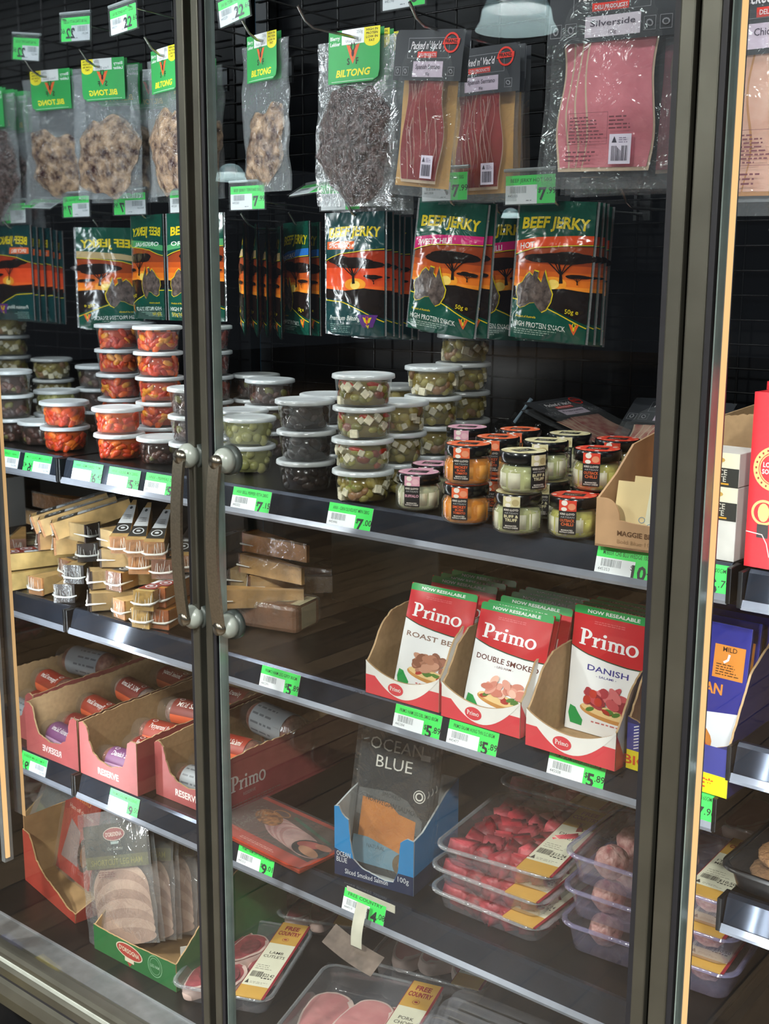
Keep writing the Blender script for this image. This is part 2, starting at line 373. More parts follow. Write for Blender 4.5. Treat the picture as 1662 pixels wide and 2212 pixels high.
def door(name, x0, x1, lw, rw, handle=0):
    ZB, ZT = .238, 2.38; Z = (ZB+ZT)/2
    t = bpy.data.objects.new(name, None); COL.objects.link(t); t.location = (x0, DY, ZB); struct(t)
    H = ZT-ZB; W = x1-x0; GZ0 = .115
    g = MB().box((W/2, .012, (H+GZ0)/2), (W-.012, .004, H-GZ0-.02), MATS['door_glass']).build('glass_pane', t)
    f = MB()
    for (a, b) in ((0, lw), (W-rw, W)):
        f.box(((a+b)/2, .014, H/2), (b-a, .030, H), FRAME, .002)
    f.box((W/2, .014, H-.02), (W, .03, .04), FRAME, .002)
    # bottom rail, ridged
    f.prism([(-.004, 0), (-.016, .012), (-.018, .035), (-.012, .052), (-.002, .056), (-.002, .064), (-.010, .068), (-.010, .084), (-.001, .088), (0, .105), (.004, .112), (.028, .112), (.028, 0)], 0, W, FRAME, axis='X')
    f.build('frame', t)
    q = MB(); q.prism([(-.0025, .0885), (-.0025, .096), (.001, .0965), (.001, .088)], .002, W-.002, mat('seal_pale', '#a5aca4', .5), axis='X')
    q.prism([(-.0045, .0565), (-.0045, .0632), (-.001, .0634), (-.001, .0564)], .002, W-.002, FRAMED, axis='X')
    q.box((lw+.003, .012, H/2), (.006, .022, H-.1), FRAMED); q.box((W-rw-.003, .012, H/2), (.006, .022, H-.1), FRAMED)
    q.build('seal', t)
    e = MB(); e.box((lw+.009, .012, H/2+.05), (.0015, .016, H-.2), mat('glass_edge', '#8fa19c', .15, .3)); e.build('glass_edge_strip', t)
    if handle:
        hx = W-.013 if handle > 0 else .047; hz0, hz1 = HZ0-ZB, HZ1-ZB
        st = mat('brushed_handle', '#938d7e', .36, .9, var=.08, vscale=300)
        h = MB(); n = 26; pts = []
        for i in range(n+1):
            a = i/n; z = hz0+(hz1-hz0)*a; y = -.019-.011*math.sin(PI*a)**.75; pts.append((y, z))
        hw = .0105
        vs = []; fs = []
        for i, (y, z) in enumerate(pts):
            w_ = hw*(1 if 0 < i < n else .6)
            vs += [(hx-w_, y, z), (hx+w_, y, z), (hx+w_, y+.005, z), (hx-w_, y+.005, z)]
        for i in range(n):
            for k in range(4): fs.append((4*i+k, 4*i+(k+1) % 4, 4*i+4+(k+1) % 4, 4*i+4+k))
        fs += [(0, 1, 2, 3), (4*n+3, 4*n+2, 4*n+1, 4*n)]
        h.add(vs, fs, st, False); ho = h.build('handle', t)
        for z in (hz0+.004, hz1-.004):
            m = MB(); m.M = Matrix.Translation((hx, 0, z)) @ Matrix.Rotation(PI/2, 4, 'X')
            m.lathe([(.0, .022), (.0095, .022), (.0095, .014), (.012, .012)], mat('chrome_stud', '#9b9789', .25, .95), 24)
            m.build('stud', ho)
            m = MB(); m.M = Matrix.Translation((hx, 0, z)) @ Matrix.Rotation(PI/2, 4, 'X')
            m.lathe([(.0, .014), (.011, .014), (.0175, .005), (.0182, -.004), (.0, -.004)], mat('pale_collar', '#a9b3ab', .3, .1), 28)
            m.build('collar', ho)
            m = MB(); m.M = Matrix.Translation((hx, 0, z)) @ Matrix.Rotation(PI/2, 4, 'X')
            m.lathe([(.0, -.004), (.021, -.004), (.0215, -.014), (.0, -.016)], mat('grey_washer', '#4a5350', .35, .2), 28)
            m.build('washer', ho)
    return t
def led(x, y, name, label, side=1, z0=.3):
    """vertical light strip: pale holder, warm glowing lens facing +x, white diodes facing into the cabinet"""
    t = thing(name, label, 'light', (x, y, z0)); H = 2.3-z0
    MB().box((0, 0, H/2), (.012, .020, H), mat('led_holder', '#8c9196', .4, .3), .002).build('holder', t)
    MB().box((side*.007, -.004, H/2), (.004, .009, H-.02), emit('led_warm', '#ffc98a', 1.3), .001).build('lens', t)
    for s in (-1, 1):
        if s < 0 and x < -1.7: continue
        l = bpy.data.lights.new('strip_glow', 'AREA'); l.shape = 'RECTANGLE'; l.size = .012; l.size_y = H-.05; l.energy = LED_W*(.12 if s > 0 and x > -1 else (.85 if x > -1 else .42)); l.color = (.93, .97, 1)
        lo = bpy.data.objects.new('strip_glow', l); COL.objects.link(lo); lo.parent = t; lo.location = (s*.010+(.044 if x < -1 else 0), .014, H/2)
        lo.rotation_euler = Vector((s*-.5, -.866, 0)).to_track_quat('Z', 'Y').to_euler()
    return t
def shademat():
    if 'ribbed_lamp_shade' in MATS: return MATS['ribbed_lamp_shade']
    m, t, o = nt_new('ribbed_lamp_shade'); tl = t.nodes.new('ShaderNodeBsdfTranslucent'); tl.inputs[0].default_value = srgb('#dff4f8'); df = t.nodes.new('ShaderNodeBsdfDiffuse'); df.inputs[0].default_value = srgb('#cfe6ea')
    tr = t.nodes.new('ShaderNodeBsdfTransparent'); a = t.nodes.new('ShaderNodeMixShader'); b = t.nodes.new('ShaderNodeMixShader'); n = noise_node(t, 40, 2); a.inputs[0].default_value = .25; mr = t.nodes.new('ShaderNodeMapRange'); mr.inputs['To Min'].default_value = .15; mr.inputs['To Max'].default_value = .3
    t.links.new(n.outputs[0], mr.inputs[0]); t.links.new(mr.outputs[0], b.inputs[0]); t.links.new(tl.outputs[0], a.inputs[1]); t.links.new(df.outputs[0], a.inputs[2]); t.links.new(a.outputs[0], b.inputs[1]); t.links.new(tr.outputs[0], b.inputs[2]); t.links.new(b.outputs[0], o.inputs[0]); MATS['ribbed_lamp_shade'] = m; return m
def pendant(P, label, power=None):
    t = thing('pendant_lamp', label, 'lamp', P)
    r = .2; prof = [(.02, .2), (.05, .195), (.10, .175), (.145, .135), (.17, .085), (.18, .03), (.2, .0), (.203, -.006), (.196, -.004), (.175, .03), (.165, .085), (.14, .13), (.095, .168), (.045, .187), (.02, .19)]
    MB().lathe([(a, b) for a, b in prof], shademat(), 48).build('lamp_shade', t)
    MB().lathe([(0, .16), (.06, .155), (.085, .13), (.08, .10), (0, .095)], emit('lamp_core', '#ffffff', 30), 32).build('lamp', t)
    MB().tube([(0, 0, .2), (0, 0, 3.92-P[2])], .006, BLACK).build('cord', t)
    l = bpy.data.lights.new('pendant_light', 'AREA'); l.shape = 'DISK'; l.size = .3; l.energy = power or SHOP_W; l.color = (1, .97, .92)
    lo = bpy.data.objects.new('pendant_light', l); COL.objects.link(lo); lo.parent = t; lo.location = (0, 0, .09)
    return t
HZ0, HZ1 = 0, 0
build_place(); glassmat()
shelf(MX, BE-.004, S1, 'black upper shelf carrying the deli tubs and cheese jars', 'cabinet shelves')
shelf(MX, BE-.004, S2, 'black middle shelf carrying cheese wedges and cartons of sliced meat pouches', 'cabinet shelves')
shelf(MX, BE-.004, S3, 'black lower shelf carrying salami cartons, salmon carton and meat trays', 'cabinet shelves')
N1 = S1; N2 = CAMZ-.691*.8+.001; N3 = CAMZ-.938*.8
shelf(BE+.002, 1.2, N1-.003, 'upper shelf of the next bay, right of the second door', 'next bay shelves')
shelf(BE+.002, 1.2, N2, 'middle shelf of the next bay with an empty ticket rail', 'next bay shelves')
shelf(BE+.002, 1.2, N3, 'lower shelf of the next bay under the tray of patties', 'next bay shelves')
HZ1 = atY(510, 1010, DY-.05).z; HZ0 = atY(512, 1396, DY-.05).z
door('door_1', -1.95, atY(425, 1106, DY).x, .02, .0145, 1)
door('door_2', atY(439, 1106, DY).x, atY(1448, 1106, DY).x, .0145, .0165, -1)
door('door_3', atY(1458, 1106, DY).x, .25, .0215, .02)
led(MX-.042, DY+.048, 'light_strip', 'warm vertical light strip at the far left edge of the cabinet', z0=.50)
lx = atY(1532, 1500, DY+.05).x
led(lx-.012, DY+.052, 'light_strip', 'long warm vertical light strip behind the right door post')
struct(MB().box((lx-.034, DY+.07, 1.25), (.03, .045, 2.3), BLACK).build('trim_6'))
def lamp_at(px, py, dpx, label, W=.406, power=None):
    z = FPX*W/dpx; P = ray(px, py)*z; pendant((P.x, 2*DY-P.y+.02, P.z+CAMZ), label, power)
lamp_at(1115, 62, 178, 'pendant lamp nearest the glass, largest of the hanging shop lamps')
lamp_at(499, 390, 72, 'pendant lamp whose small reflection shows left of the hanging biltong')
lamp_at(1103, 470, 42, 'farthest pendant lamp, a tiny dome above the jerky packs')
pendant((-1.2, -1.2, 2.85), 'pendant lamp above the aisle behind the viewer, left one')
pendant((.9, -.9, 2.85), 'pendant lamp above the aisle behind the viewer, right one')
pendant((-3.4, -.9, 2.85), 'pendant lamp over the left end of the aisle')
# canopy strip inside the cabinet head
t = thing('canopy_light', 'long white light strip under the cabinet head, inside the doors', 'light', (-.6, 1.22, 2.35))
MB().box((0, 0, .006), (2.3, .03, .012), mat('led_holder', '#8c9196')).build('holder', t)
MB().box((0, 0, -.002), (2.28, .022, .004), emit('canopy_white', '#f1f6ff', 6)).build('diode_strip', t)
l = bpy.data.lights.new('canopy_glow', 'AREA'); l.shape = 'RECTANGLE'; l.size = 2.28; l.size_y = .03; l.energy = CANOPY_W; l.color = (.93, .97, 1)
lo = bpy.data.objects.new('canopy_glow', l); COL.objects.link(lo); lo.parent = t; lo.location = (0, 0, -.006); lo.rotation_euler = (math.radians(25), 0, 0)
# ------------------------------------------------------------------ price tickets
GREEN, WHITE, INK = pr('#3fe05f'), pr('#e9eef2'), pr('#163a22')
GREY, DARK = pr('#8b9296'), pr('#20262a')
def ticket(title, big, small, label, P, rz=0, rx=0, W=.0855, H=.040, holder=None, group='price tickets'):
    t = thing('price_ticket', label, 'price ticket', P, rz, group, rx)
    a = Art(.05)
    a.rect(0, 0, W, H, GREEN); a.rect(0, 0, W*.64, H*.66, WHITE)
    a.text(title, W*.10, H*.76, H*.13, INK, w=W*.82, bold=.004, ax='L')
    a.bars(W*.09, H*.38, W*.42, H*.62, GREY, 20, len(title)); a.text(str(444547+len(title)*31), W*.05, H*.24, H*.10, GREY, ax='L'); a.lines(W*.42, W*.6, H*.1, H*.18, 1, GREY, 3)
    a.text(big, W*.83, H*.13, H*.42, DARK, bold=.03, ax='R'); a.text('$', W*(.80-.085*len(big)), H*.38, H*.17, DARK, ax='R', bold=.01)
    if small: a.text('.'+small, W*.84, H*.33, H*.22, DARK, ax='L', bold=.01)
    m = MB(); m.M = Matrix.Translation((-W/2, 0, 0)); m.box((W/2, .0004, H/2), (W, .0006, H), WHITE); a.emit(m, base=.0001)
    m.build('ticket_card', t)
    if holder:
        h = MB(); h.M = Matrix.Translation((-W/2, 0, 0)); c = film('ticket_sleeve', '#cfd6da', .05, .1, .1, 30, milk=.03, edge=.3)
        h.box((W/2, -.0022, H/2+.003), (W+.004, .0008, H+.010), c); h.box((W/2, .0022, H/2+.003), (W+.004, .0008, H+.010), c)
        h.tube([(-.003, .0005, H+.008), (W+.003, .0005, H+.008)], .0028, mat('clear_bar', '#a9b0b2', .12, .4), 8); h.build('ticket_sleeve', t)
    return t
RT_TILT = math.atan2(.009, .033)
def rail_ticket(px, title, big, small, label, z, py=None):
    P = atY(px, py, RY-.008); P.x = min(P.x, BE-.0525)
    return ticket(title, big, small, label, (P.x, RY-.0125, z-.0405), rx=-RT_TILT, group='price tickets on the shelf rails')
for px, py, z, ti, b, s, lab in (
    (187, 1028, S1, 'HNV - SEMI DRIED TOM', '6', '45', 'green price ticket reading 6.45 on the upper rail, first from the mirror'),
    (266, 1047, S1, 'HNV - OLIVE MIX 280G', '5', '95', 'green price ticket reading 5.95 on the upper rail beside the 6.45 one'),
    (348, 1066, S1, 'HNV - PEPPERS 280G', '5', '95', 'price ticket washed out by glare on the upper rail behind the left door handle'),
    (541, 1094, S1, 'HNV BELL PEPPER FETA 280G', '7', '15', 'green price ticket reading 7.15 on the upper rail right of the handles'),
    (754, 1132, S1, 'HNV - GRN OLIVES/FET MRN 280G', '7', '00', 'green price ticket reading 7.00 on the upper rail below the tall olive tub stack'),
    (1352, 1238, S1, 'M/BEER CHS BLU WEDGE 100GM', '10', '95', 'green price ticket reading 10 on the upper rail under the kraft cheese box'),
    (1519, 1258, S1, 'M/BEER QUINCE PSTE 100GM', '6', '79', 'green price ticket reading 6.79 right of the thick door post'),
    (603, 1487, S2, 'PRIMO HAM LEG GIPSY 80GM', '5', '89', 'green price ticket reading 5.89 alone at the left of the middle rail'),
    (900, 1578, S2, 'PRIMO HAM LEG DBL SMKD 80GM', '5', '89', 'green 5.89 price ticket under the roast beef carton'),
    (1019, 1620, S2, 'PRIMO SALAMI HUNG THN SLC 80GM', '5', '89', 'green 5.89 price ticket below the double smoked ham carton'),
    (1243, 1684, S2, 'PRIMO SALAMI DANISH THN SLC80GM', '5', '89', 'green 5.89 price ticket below the Danish salami carton'),
    (1481, 1760, S2, 'DON SALAMI HUNG MILD 160GM', '7', '96', 'green price ticket ending in 96 right of the thick door post'),
    (266, 1737, S3, 'PRIMO SALAMI RESERVE', '9', '50', 'green price ticket on the lower rail under the front torn salami cartons'),
    (551, 1862, S3, 'PRIMO HAM OFF THE BONE 250', '9', '01', 'green price ticket reading 9.01 on the lower rail'),
    (785, 1968, S3, 'FREE COUNTRY', '14', '08', 'green 14.08 price ticket half covered by a paper strip')):
    rail_ticket(px, ti, b, s, lab, z, py)
# paper strip and card hanging off the 14.08 ticket
P = atY(785, 1945, RY-.016)
t = thing('shelf_talker', 'curled white paper strip holding a drooping card over the 14.08 ticket', 'shelf card', (P.x, RY-.012, S3-.036))
m = MB(); pw = mat('paper_strip', '#cfcdbb', .6); m.grid(lambda a, b: (-.011+.022*a+.006*b, -.006-.012*math.sin(b*2.6)-.016*b*b, .030-.062*b), 2, 12, pw); m.build('strip', t)
m = MB(); m.grid(lambda a, b: (-.050+.10*a, -.012-.034*b, -.020-.020*a-.016*b-.004*math.sin(PI*a)), 12, 4, mat('card_back', '#75655a', .6, var=.2)); m.build('card', t)
m = MB(); m.box((.004, .0095, .016), (.098, .001, .045), mat('paper_strip', '#cfcdbb', .6)); m.build('backing_card', t)
# ------------------------------------------------------------------ deli tubs
CUP = film('tub_wall', '#e8eef0', .05, .05, .06, 20, milk=.01, edge=.45)
LIDM = film('tub_lid', '#e4ebee', .14, .22, .15, 60, milk=.62, edge=.3)
def chunk_mats(kind):
    D = dict(
        tomato=(['#dd4a12', '#e8701a', '#cc3a10'], '#c45414', 'flap'), pepper=(['#cc3c14', '#de5e18', '#b02a12', '#e09024'], '#a83a12', 'flap'),
        darkred=(['#7c2417', '#93321c', '#6b1d14'], '#5f1e12', 'flap'), blackolive=(['#2c2320', '#3b2e28', '#221b1a'], '#2b2420', 'olive'),
        mixolive=(['#4a2f28', '#5b3a30', '#6d6a35', '#3a2624'], '#3c2a22', 'olive'), greenolive=(['#a9a864', '#b5b26c', '#9a9a58'], '#98985c', 'olive'),
        feta=(['#a89a4e', '#b5a45a', '#918642', '#9c7450'], '#8a7838', 'feta'), fetamix=(['#9c9648', '#ab9852', '#8c4a34', '#7c7836'], '#80703a', 'feta2'))
    c, l, st = D[kind]; return [mat(f'food_{x}', x, .3, var=.12, vscale=90, bump=.2, bscale=120, bdist=.001) for x in c], mat(f'brine_{l}', l, .15, var=.1, vscale=50), st
TUBS = {}
def tub(kind):
    if kind in TUBS: return TUBS[kind]
    H, r0, r1 = .0445, .0385, .0435
    cup = MB(); cup.lathe([(0, .001), (r0-.003, .001), (r0, .004), (r1, H-.003), (r1+.0025, H-.003), (r1+.003, H-.001)], CUP, 40)
    lid = MB(); q = r1+.0035
    lid.lathe([(0, H+.0022), (q*.55, H+.0020), (q*.80, H+.0012), (q*.84, H+.0026), (q-.003, H+.0030), (q, H+.002), (q+.0005, H-.0035), (q-.001, H-.0045), (q-.001, H-.0005)], LIDM, 44)
    cm, lm, st = chunk_mats(kind); r = random.Random(kind); c = MB()
    top = H-.006 if kind not in ('greenolive',) else H-.004
    c.lathe([(0, .003), (r0-.004, .003), (r1-.0075, top-.004), (r1-.009, top-.003), (0, top-.003)], lm, 28)
    n = {'flap': 46, 'olive': 34, 'feta': 40, 'feta2': 40}[st]
    if kind == 'greenolive': n = 20
    for i in range(n):
        a = 2*PI*i/n*(5 if n % 5 else 7)+r.uniform(-.1, .1); z = r.uniform(.007, top-.006); R0 = r0+(r1-r0)*z/H-.0065
        p = (R0*math.cos(a), R0*math.sin(a), z); e = Matrix.Rotation(a, 3, 'Z') @ Matrix.Rotation(r.uniform(-1, 1), 3, 'X')
        s = r.uniform(.8, 1.2)
        if st == 'flap': c.ell(p, (.0045, .0105*s, .006*s), r.choice(cm), 2, e, .35, 45, i)
        elif kind == 'greenolive': c.ell(p, (.0058, .0092*s, .0085*s), r.choice(cm), 2, e, .08, 30, i)
        elif st == 'olive' or (i % 3 and st != 'flap'): c.ell(p, (.005, .0085*s, .0065*s), r.choice(cm), 2, e, .15, 30, i)
        else:
            b = bmesh.new(); bmesh.ops.create_cube(b, size=.0105*s); bmesh.ops.bevel(b, geom=b.edges[:], offset=.001, segments=1, affect='EDGES')
            c.bm(b, mat('feta_cheese', '#e3dcc0', .6, var=.1, vscale=200, bump=.3, bscale=150, bdist=.001), Matrix.Translation((p[0]*1.02, p[1]*1.02, z)) @ (e @ Matrix.Rotation(r.uniform(-.7, .7), 3, 'X')).to_4x4(), False)
        if kind == 'fetamix' and i % 8 == 0: c.ell((p[0], p[1], min(z+.006, top-.006)), (.0050, .012, .0045), mat('red_pepper', '#b5301c', .3), 2, e, .2, 30, i)
    TUBS[kind] = (cup.mesh('tub_body'), lid.mesh('lid'), c.mesh('contents')); return TUBS[kind]
PITCH = .0478
COLN = dict(tomato='orange semi-dried tomato tub', pepper='orange-red pepper tub', darkred='dark red pepper tub', blackolive='black olive tub', mixolive='dark mixed olive tub', greenolive='pale green olive tub', feta='olive and feta tub', fetamix='olive pepper feta tub')
WHO = {1: ['only tub'], 2: ['top', 'bottom'], 3: ['top', 'middle', 'bottom'], 4: ['top', 'second', 'third', 'bottom'], 5: ['top', 'second', 'middle', 'fourth', 'bottom']}
STK = []
def stack(*a): STK.append(a)
def relax(Q, dmin):
    for _ in range(60):
        for i in range(len(Q)):
            for j in range(len(Q)):
                if i != j and Q[i].y <= Q[j].y:
                    d = (Q[j]-Q[i]).length
                    if d < dmin: Q[j] += (Q[j]-Q[i]).normalized()*(dmin-d)*.35 + Q[j].normalized()*(dmin-d)*.45; Q[j].x = max(Q[j].x, MX+.049)
    return Q
def place_stack(px, py, n, kinds, where, x, y):
    for k in range(n):
        kd = kinds[k] if isinstance(kinds, list) else kinds; r = random.Random(px*7+k)
        t = thing('deli_tub', f'{COLN[kd]}, {WHO[n][n-1-k]} of stack {where}' if n > 1 else f'single {COLN[kd]} {where}', 'food tub', (x+r.uniform(-.0015, .0015)*(k > 0), y+r.uniform(-.0015, .0015)*(k > 0), S1+.0005+k*PITCH), r.uniform(0, 6.28), f'{COLN[kd]}s on the upper shelf')
        a, b, c = tub(kd)
        for nm, me in (('tub_body', a), ('lid', b), ('contents', c)):
            o = bpy.data.objects.new(nm, me); COL.objects.link(o); o.parent = t
stack(256, 878, 2, 'tomato', 'at shelf front by mirror')
stack(341, 703, 5, 'pepper', 'behind the tomato tubs')
stack(412, 704, 5, 'darkred', 'behind left door post')
stack(420, 835, 3, 'mixolive', 'left of the door posts')
stack(352, 942, 1, 'mixolive', 'at the shelf front left of the upper handle stud')
stack(513, 812, 3, 'mixolive', 'at far back')
stack(582, 818, 3, 'mixolive', 'back left of black olives')
stack(536, 899, 2, 'greenolive', 'in front behind the right handle')
stack(524, 883, 2, 'greenolive', 'behind the front green one')
stack(660, 861, 3, 'blackolive', 'at shelf front centre')
stack(785, 806, 4, ['feta', 'fetamix', 'fetamix', 'fetamix'], 'at front by jars')
stack(706, 850, 3, 'blackolive', 'between two front stacks')
stack(857, 865, 3, 'feta', 'right behind tallest front one')
stack(862, 830, 3, 'feta', 'hidden behind the others')
stack(937, 789, 4, 'feta', 'behind the jars')
stack(1004, 720, 5, 'feta', 'highest by wire grid')
Q = []
for a_ in STK:
    P = atZ(a_[0], a_[1], S1+a_[2]*PITCH); f = max(P.x, MX+.049)/P.x; Q.append(Vector((P.x*f, min(P.y*f, BY-.10))))
for a_, q in zip(STK, relax(Q, .0955)): place_stack(*a_, q.x, q.y)
# ------------------------------------------------------------------ cheese jars
JH, JR, JL = .0545, .0325, .0315
GLJ = film('jar_glass', '#e9f0ea', .10, .03, .15, 25, milk=.04, edge=.6)
JV = dict(pink=('#dba0b4', 'BUFFALO', '', '#e3a9bd', '#cfd3ae', 'MARINATED'), orange=('#e2643a', 'SMOKEY', 'BUSH TOMATO', '#e0602f', '#f09010', 'MARINATED'),
          cream=('#d9cfa2', 'BUFF &', 'TRUFF', '#e6ddb2', '#c4c68c', 'MARINATED'), red=('#d8402c', 'OUTBACK', 'CHILLI', '#e06a35', '#cdc766', 'MARINATED'))
def jar_meshes(v):
    base, l1, l2, tc, oil, _ = JV[v]; r = random.Random(v)
    g = MB(); g.lathe([(0, .0008), (JR-.006, .0008), (JR-.001, .003), (JR+.001, .010), (JR+.001, .030), (JR-.001, .035), (JR-.004, .039), (JR-.004, .044)], GLJ, 8*5)
    ld = MB(); ld.lathe([(0, JH-.001), (JL-.003, JH-.001), (JL-.001, JH), (JL, JH-.001), (JL+.0008, .0405), (JL-.001, .0400), (JL-.001, .042)], mat('black_lid', '#17191c', .22, .3, coat=.5), 40)
    st = MB(); a = Art(.008); cc = pr(base); c2 = pr('#efe7dc'); c3 = pr('#e8936e' if v in ('orange', 'red') else ('#e8b9c4' if v == 'pink' else '#b9a878'))
    a.ell((0, 0), JL-.002, JL-.002, cc, 36); a.rect(-.0145, -.010, .0145, .010, pr('#1c1b1c'))
    for i in range(9):
        an = i*.7; a.ell(((JL-.006)*math.cos(an), (JL-.006)*math.sin(an)), .0032, .0032, c2 if i % 2 else c3, 12)
    a.text(l1, 0, .001, .004, pr(tc), w=.020); a.lines(-.011, .011, -.006, -.001, 2, c2, 4)
    a.emit(st, lambda u, w_: (Vector((u, w_, JH)), Vector((0, 0, 1))), .0002)
    b = Art(.006); hw = .0115
    b.rect(-hw, .0385, hw, .0525, cc); b.ell((-.004, .0490), .0042, .0036, c2, 14); b.ell((.0055, .0445), .0050, .0044, c3, 14); b.ell((-.0045, .0410), .0040, .0026, c2, 14)
    b.rect(-hw, .0085, hw, .0385, pr('#1b1b1d')); b.text('KRIS LLOYD', 0, .0335, .0026, c2, w=.019, bold=.02); b.text('ARTISAN', 0, .0296, .0022, pr('#a9a9a9'), w=.018)
    if l2:
        b.text(l1, 0, .0246, .0036, pr(tc), w=.019, bold=.02)
        if ' ' in l2: x1, x2 = l2.split(); b.text(x1, 0, .0206, .0030, pr(tc), w=.011, bold=.02); b.text(x2, 0, .0166, .0030, pr(tc), w=.017, bold=.02)
        else: b.text(l2, 0, .0196, .0038, pr(tc), w=.016, bold=.02)
    else: b.text(l1, 0, .0222, .0038, pr(tc), w=.020, bold=.02)
    b.text('MARINATED', 0, .0128, .0018, c2, w=.015); b.text('BUFFALO CHEESE', 0, .0102, .0018, c2, w=.019)
    rr = JR+.0016
    b.emit(st, lambda u, z: (Vector((math.sin(u/rr)*rr, -math.cos(u/rr)*(rr if z < .0385 else rr), z)), Vector((math.sin(u/rr), -math.cos(u/rr), 0))), .0003)
    c = MB(); om = mat('oil_'+v, oil, .12, var=.1, vscale=70); c.lathe([(0, .003), (JR-.005, .003), (JR-.0025, .008), (JR-.0025, .029), (JR-.006, .036), (0, .037)], om, 28)
    ch = mat('cheese_'+v, '#e8e2c6' if v != 'orange' else '#ee9a1c', .5, var=.05, bump=.1)
    for i in range(9):
        an = i*.7+.2; q = bmesh.new(); bmesh.ops.create_cube(q, size=1); bmesh.ops.bevel(q, geom=q.edges[:], offset=.12, segments=2, affect='EDGES')
        c.bm(q, ch if r.random() < .75 else om, Matrix.Translation(((JR-.0085)*math.cos(an), (JR-.0085)*math.sin(an), .018)) @ Matrix.Rotation(an+r.uniform(-.2, .2), 4, 'Z') @ Matrix.Diagonal((.0125, .019, .026*r.uniform(.8, 1.1), 1)))
    return [('glass', g.mesh('glass')), ('lid', ld.mesh('lid')), ('label_strip', st.mesh('label_strip')), ('contents', c.mesh('contents'))]
JM = {v: jar_meshes(v) for v in JV}
JN = dict(pink='pink-topped', orange='orange-topped', cream='cream-topped', red='red-topped')
def jar(px, py, tier, v, label, face=None, P=None):
    yaw = (math.atan2(P.x, -P.y)+PI) if face is None else face
    yaw = math.atan2(-P.x, P.y)*.55 if face is None else face
    t = thing('cheese_jar', label, 'cheese jar', (P.x, P.y, S1+.0005+(tier-1)*(JH+.0008)), yaw, 'marinated cheese jars')
    g = None
    for nm, me in JM[v]:
        o = bpy.data.objects.new(nm, me); COL.objects.link(o); o.parent = g if nm == 'label_strip' else t; g = g or o
JQ = []
for a in ((905, 1018, 1, 'pink', 'pink-topped cheese jar reading BUFFALO, leftmost at the shelf front'),
          (934, 1000, 1, 'pink', 'pink-topped cheese jar behind the BUFFALO jar at the front'),
          (1008, 1042, 1, 'orange', 'orange cheese jar reading SMOKEY BUSH TOMATO standing on the shelf'),
          (1012, 957, 2, 'orange', 'orange cheese jar reading SMOKEY BUSH TOMATO stacked on its twin'),
          (1120, 1060, 1, 'cream', 'cream-topped cheese jar reading BUFF & TRUFF on the shelf'),
          (1132, 972, 2, 'cream', 'cream-topped cheese jar with its label turned away, stacked on the BUFF & TRUFF jar', 1.2),
          (1241, 1068, 1, 'red', 'red-topped cheese jar reading OUTBACK CHILLI at the shelf front'),
          (1292, 968, 2, 'red', 'red-topped cheese jar reading OUTBACK CHILLI on the upper tier'),
          (1284, 1056, 1, 'red', 'red-topped cheese jar under the upper OUTBACK CHILLI jar'),
          (1010, 921, 2, 'pink', 'pink-topped cheese jar on the upper tier, behind the orange ones'),
          (1020, 1005, 1, 'pink', 'pink-topped cheese jar holding up the upper pink one'),
          (1076, 942, 2, 'orange', 'orange-topped cheese jar in the second row of the upper tier'),
          (1078, 1028, 1, 'orange', 'orange-topped cheese jar in the second row on the shelf'),
          (1124, 926, 2, 'orange', 'orange-topped cheese jar at the back of the upper tier'),
          (1126, 1010, 1, 'orange', 'orange-topped cheese jar at the back of the shelf tier'),
          (1180, 950, 2, 'cream', 'cream-topped cheese jar in the second row of the upper tier'),
          (1183, 1034, 1, 'cream', 'cream-topped cheese jar in the second row on the shelf'),
          (1232, 935, 2, 'cream', 'cream-topped cheese jar farthest back on the upper tier'),
          (1234, 1018, 1, 'cream', 'cream-topped cheese jar farthest back on the shelf'),
          (1335, 947, 2, 'red', 'red-topped cheese jar right of the others on the upper tier'),
          (1337, 1034, 1, 'red', 'red-topped cheese jar at the right end of the shelf tier')):
    JQ.append(a)
for tr in (1, 2):
    T = [a for a in JQ if a[2] == tr]; Q = [atZ(a[0], a[1], S1+tr*(JH+.0008)).to_2d() for a in T]
    for a, q in zip(T, relax(Q, .0685)): jar(*a[:5], face=a[5] if len(a) > 5 else None, P=q)
# ------------------------------------------------------------------ hanging row: pegs
CHROME = mat('peg_wire', '#b9bab8', .18, .95, var=.05)
def peg(P, yend, label, tip=True, tagholder=True, ytag=None, dz=.0):
    """wire hook: lower prong with turned-up tip, upper wire carrying the ticket"""
    t = thing('peg_hook', label, 'peg hook', (P.x, BY-.03, P.z), 0, 'peg hooks on the wire grid'); L = BY-.03-yend
    m = MB(); m.tube([(0, 0, 0), (0, -L*.5, -.001), (0, -L+.03, -.002), (0, -L+.012, .006), (0, -L-.004, .024)], .0024, CHROME, 8); m.build('prong', t)
    if tagholder:
        LT = BY-.03-(ytag or yend-.02); m = MB(); m.tube([(0, 0, .03+dz), (0, -LT*.6, .036+dz), (0, -LT, .040+dz)], .0018, CHROME, 8); m.build('ticket_wire', t)
    MB().box((0, .004, .015), (.03, .006, .05), mat('peg_plate', '#55585a', .3, .8)).build('back_plate', t)
    return t
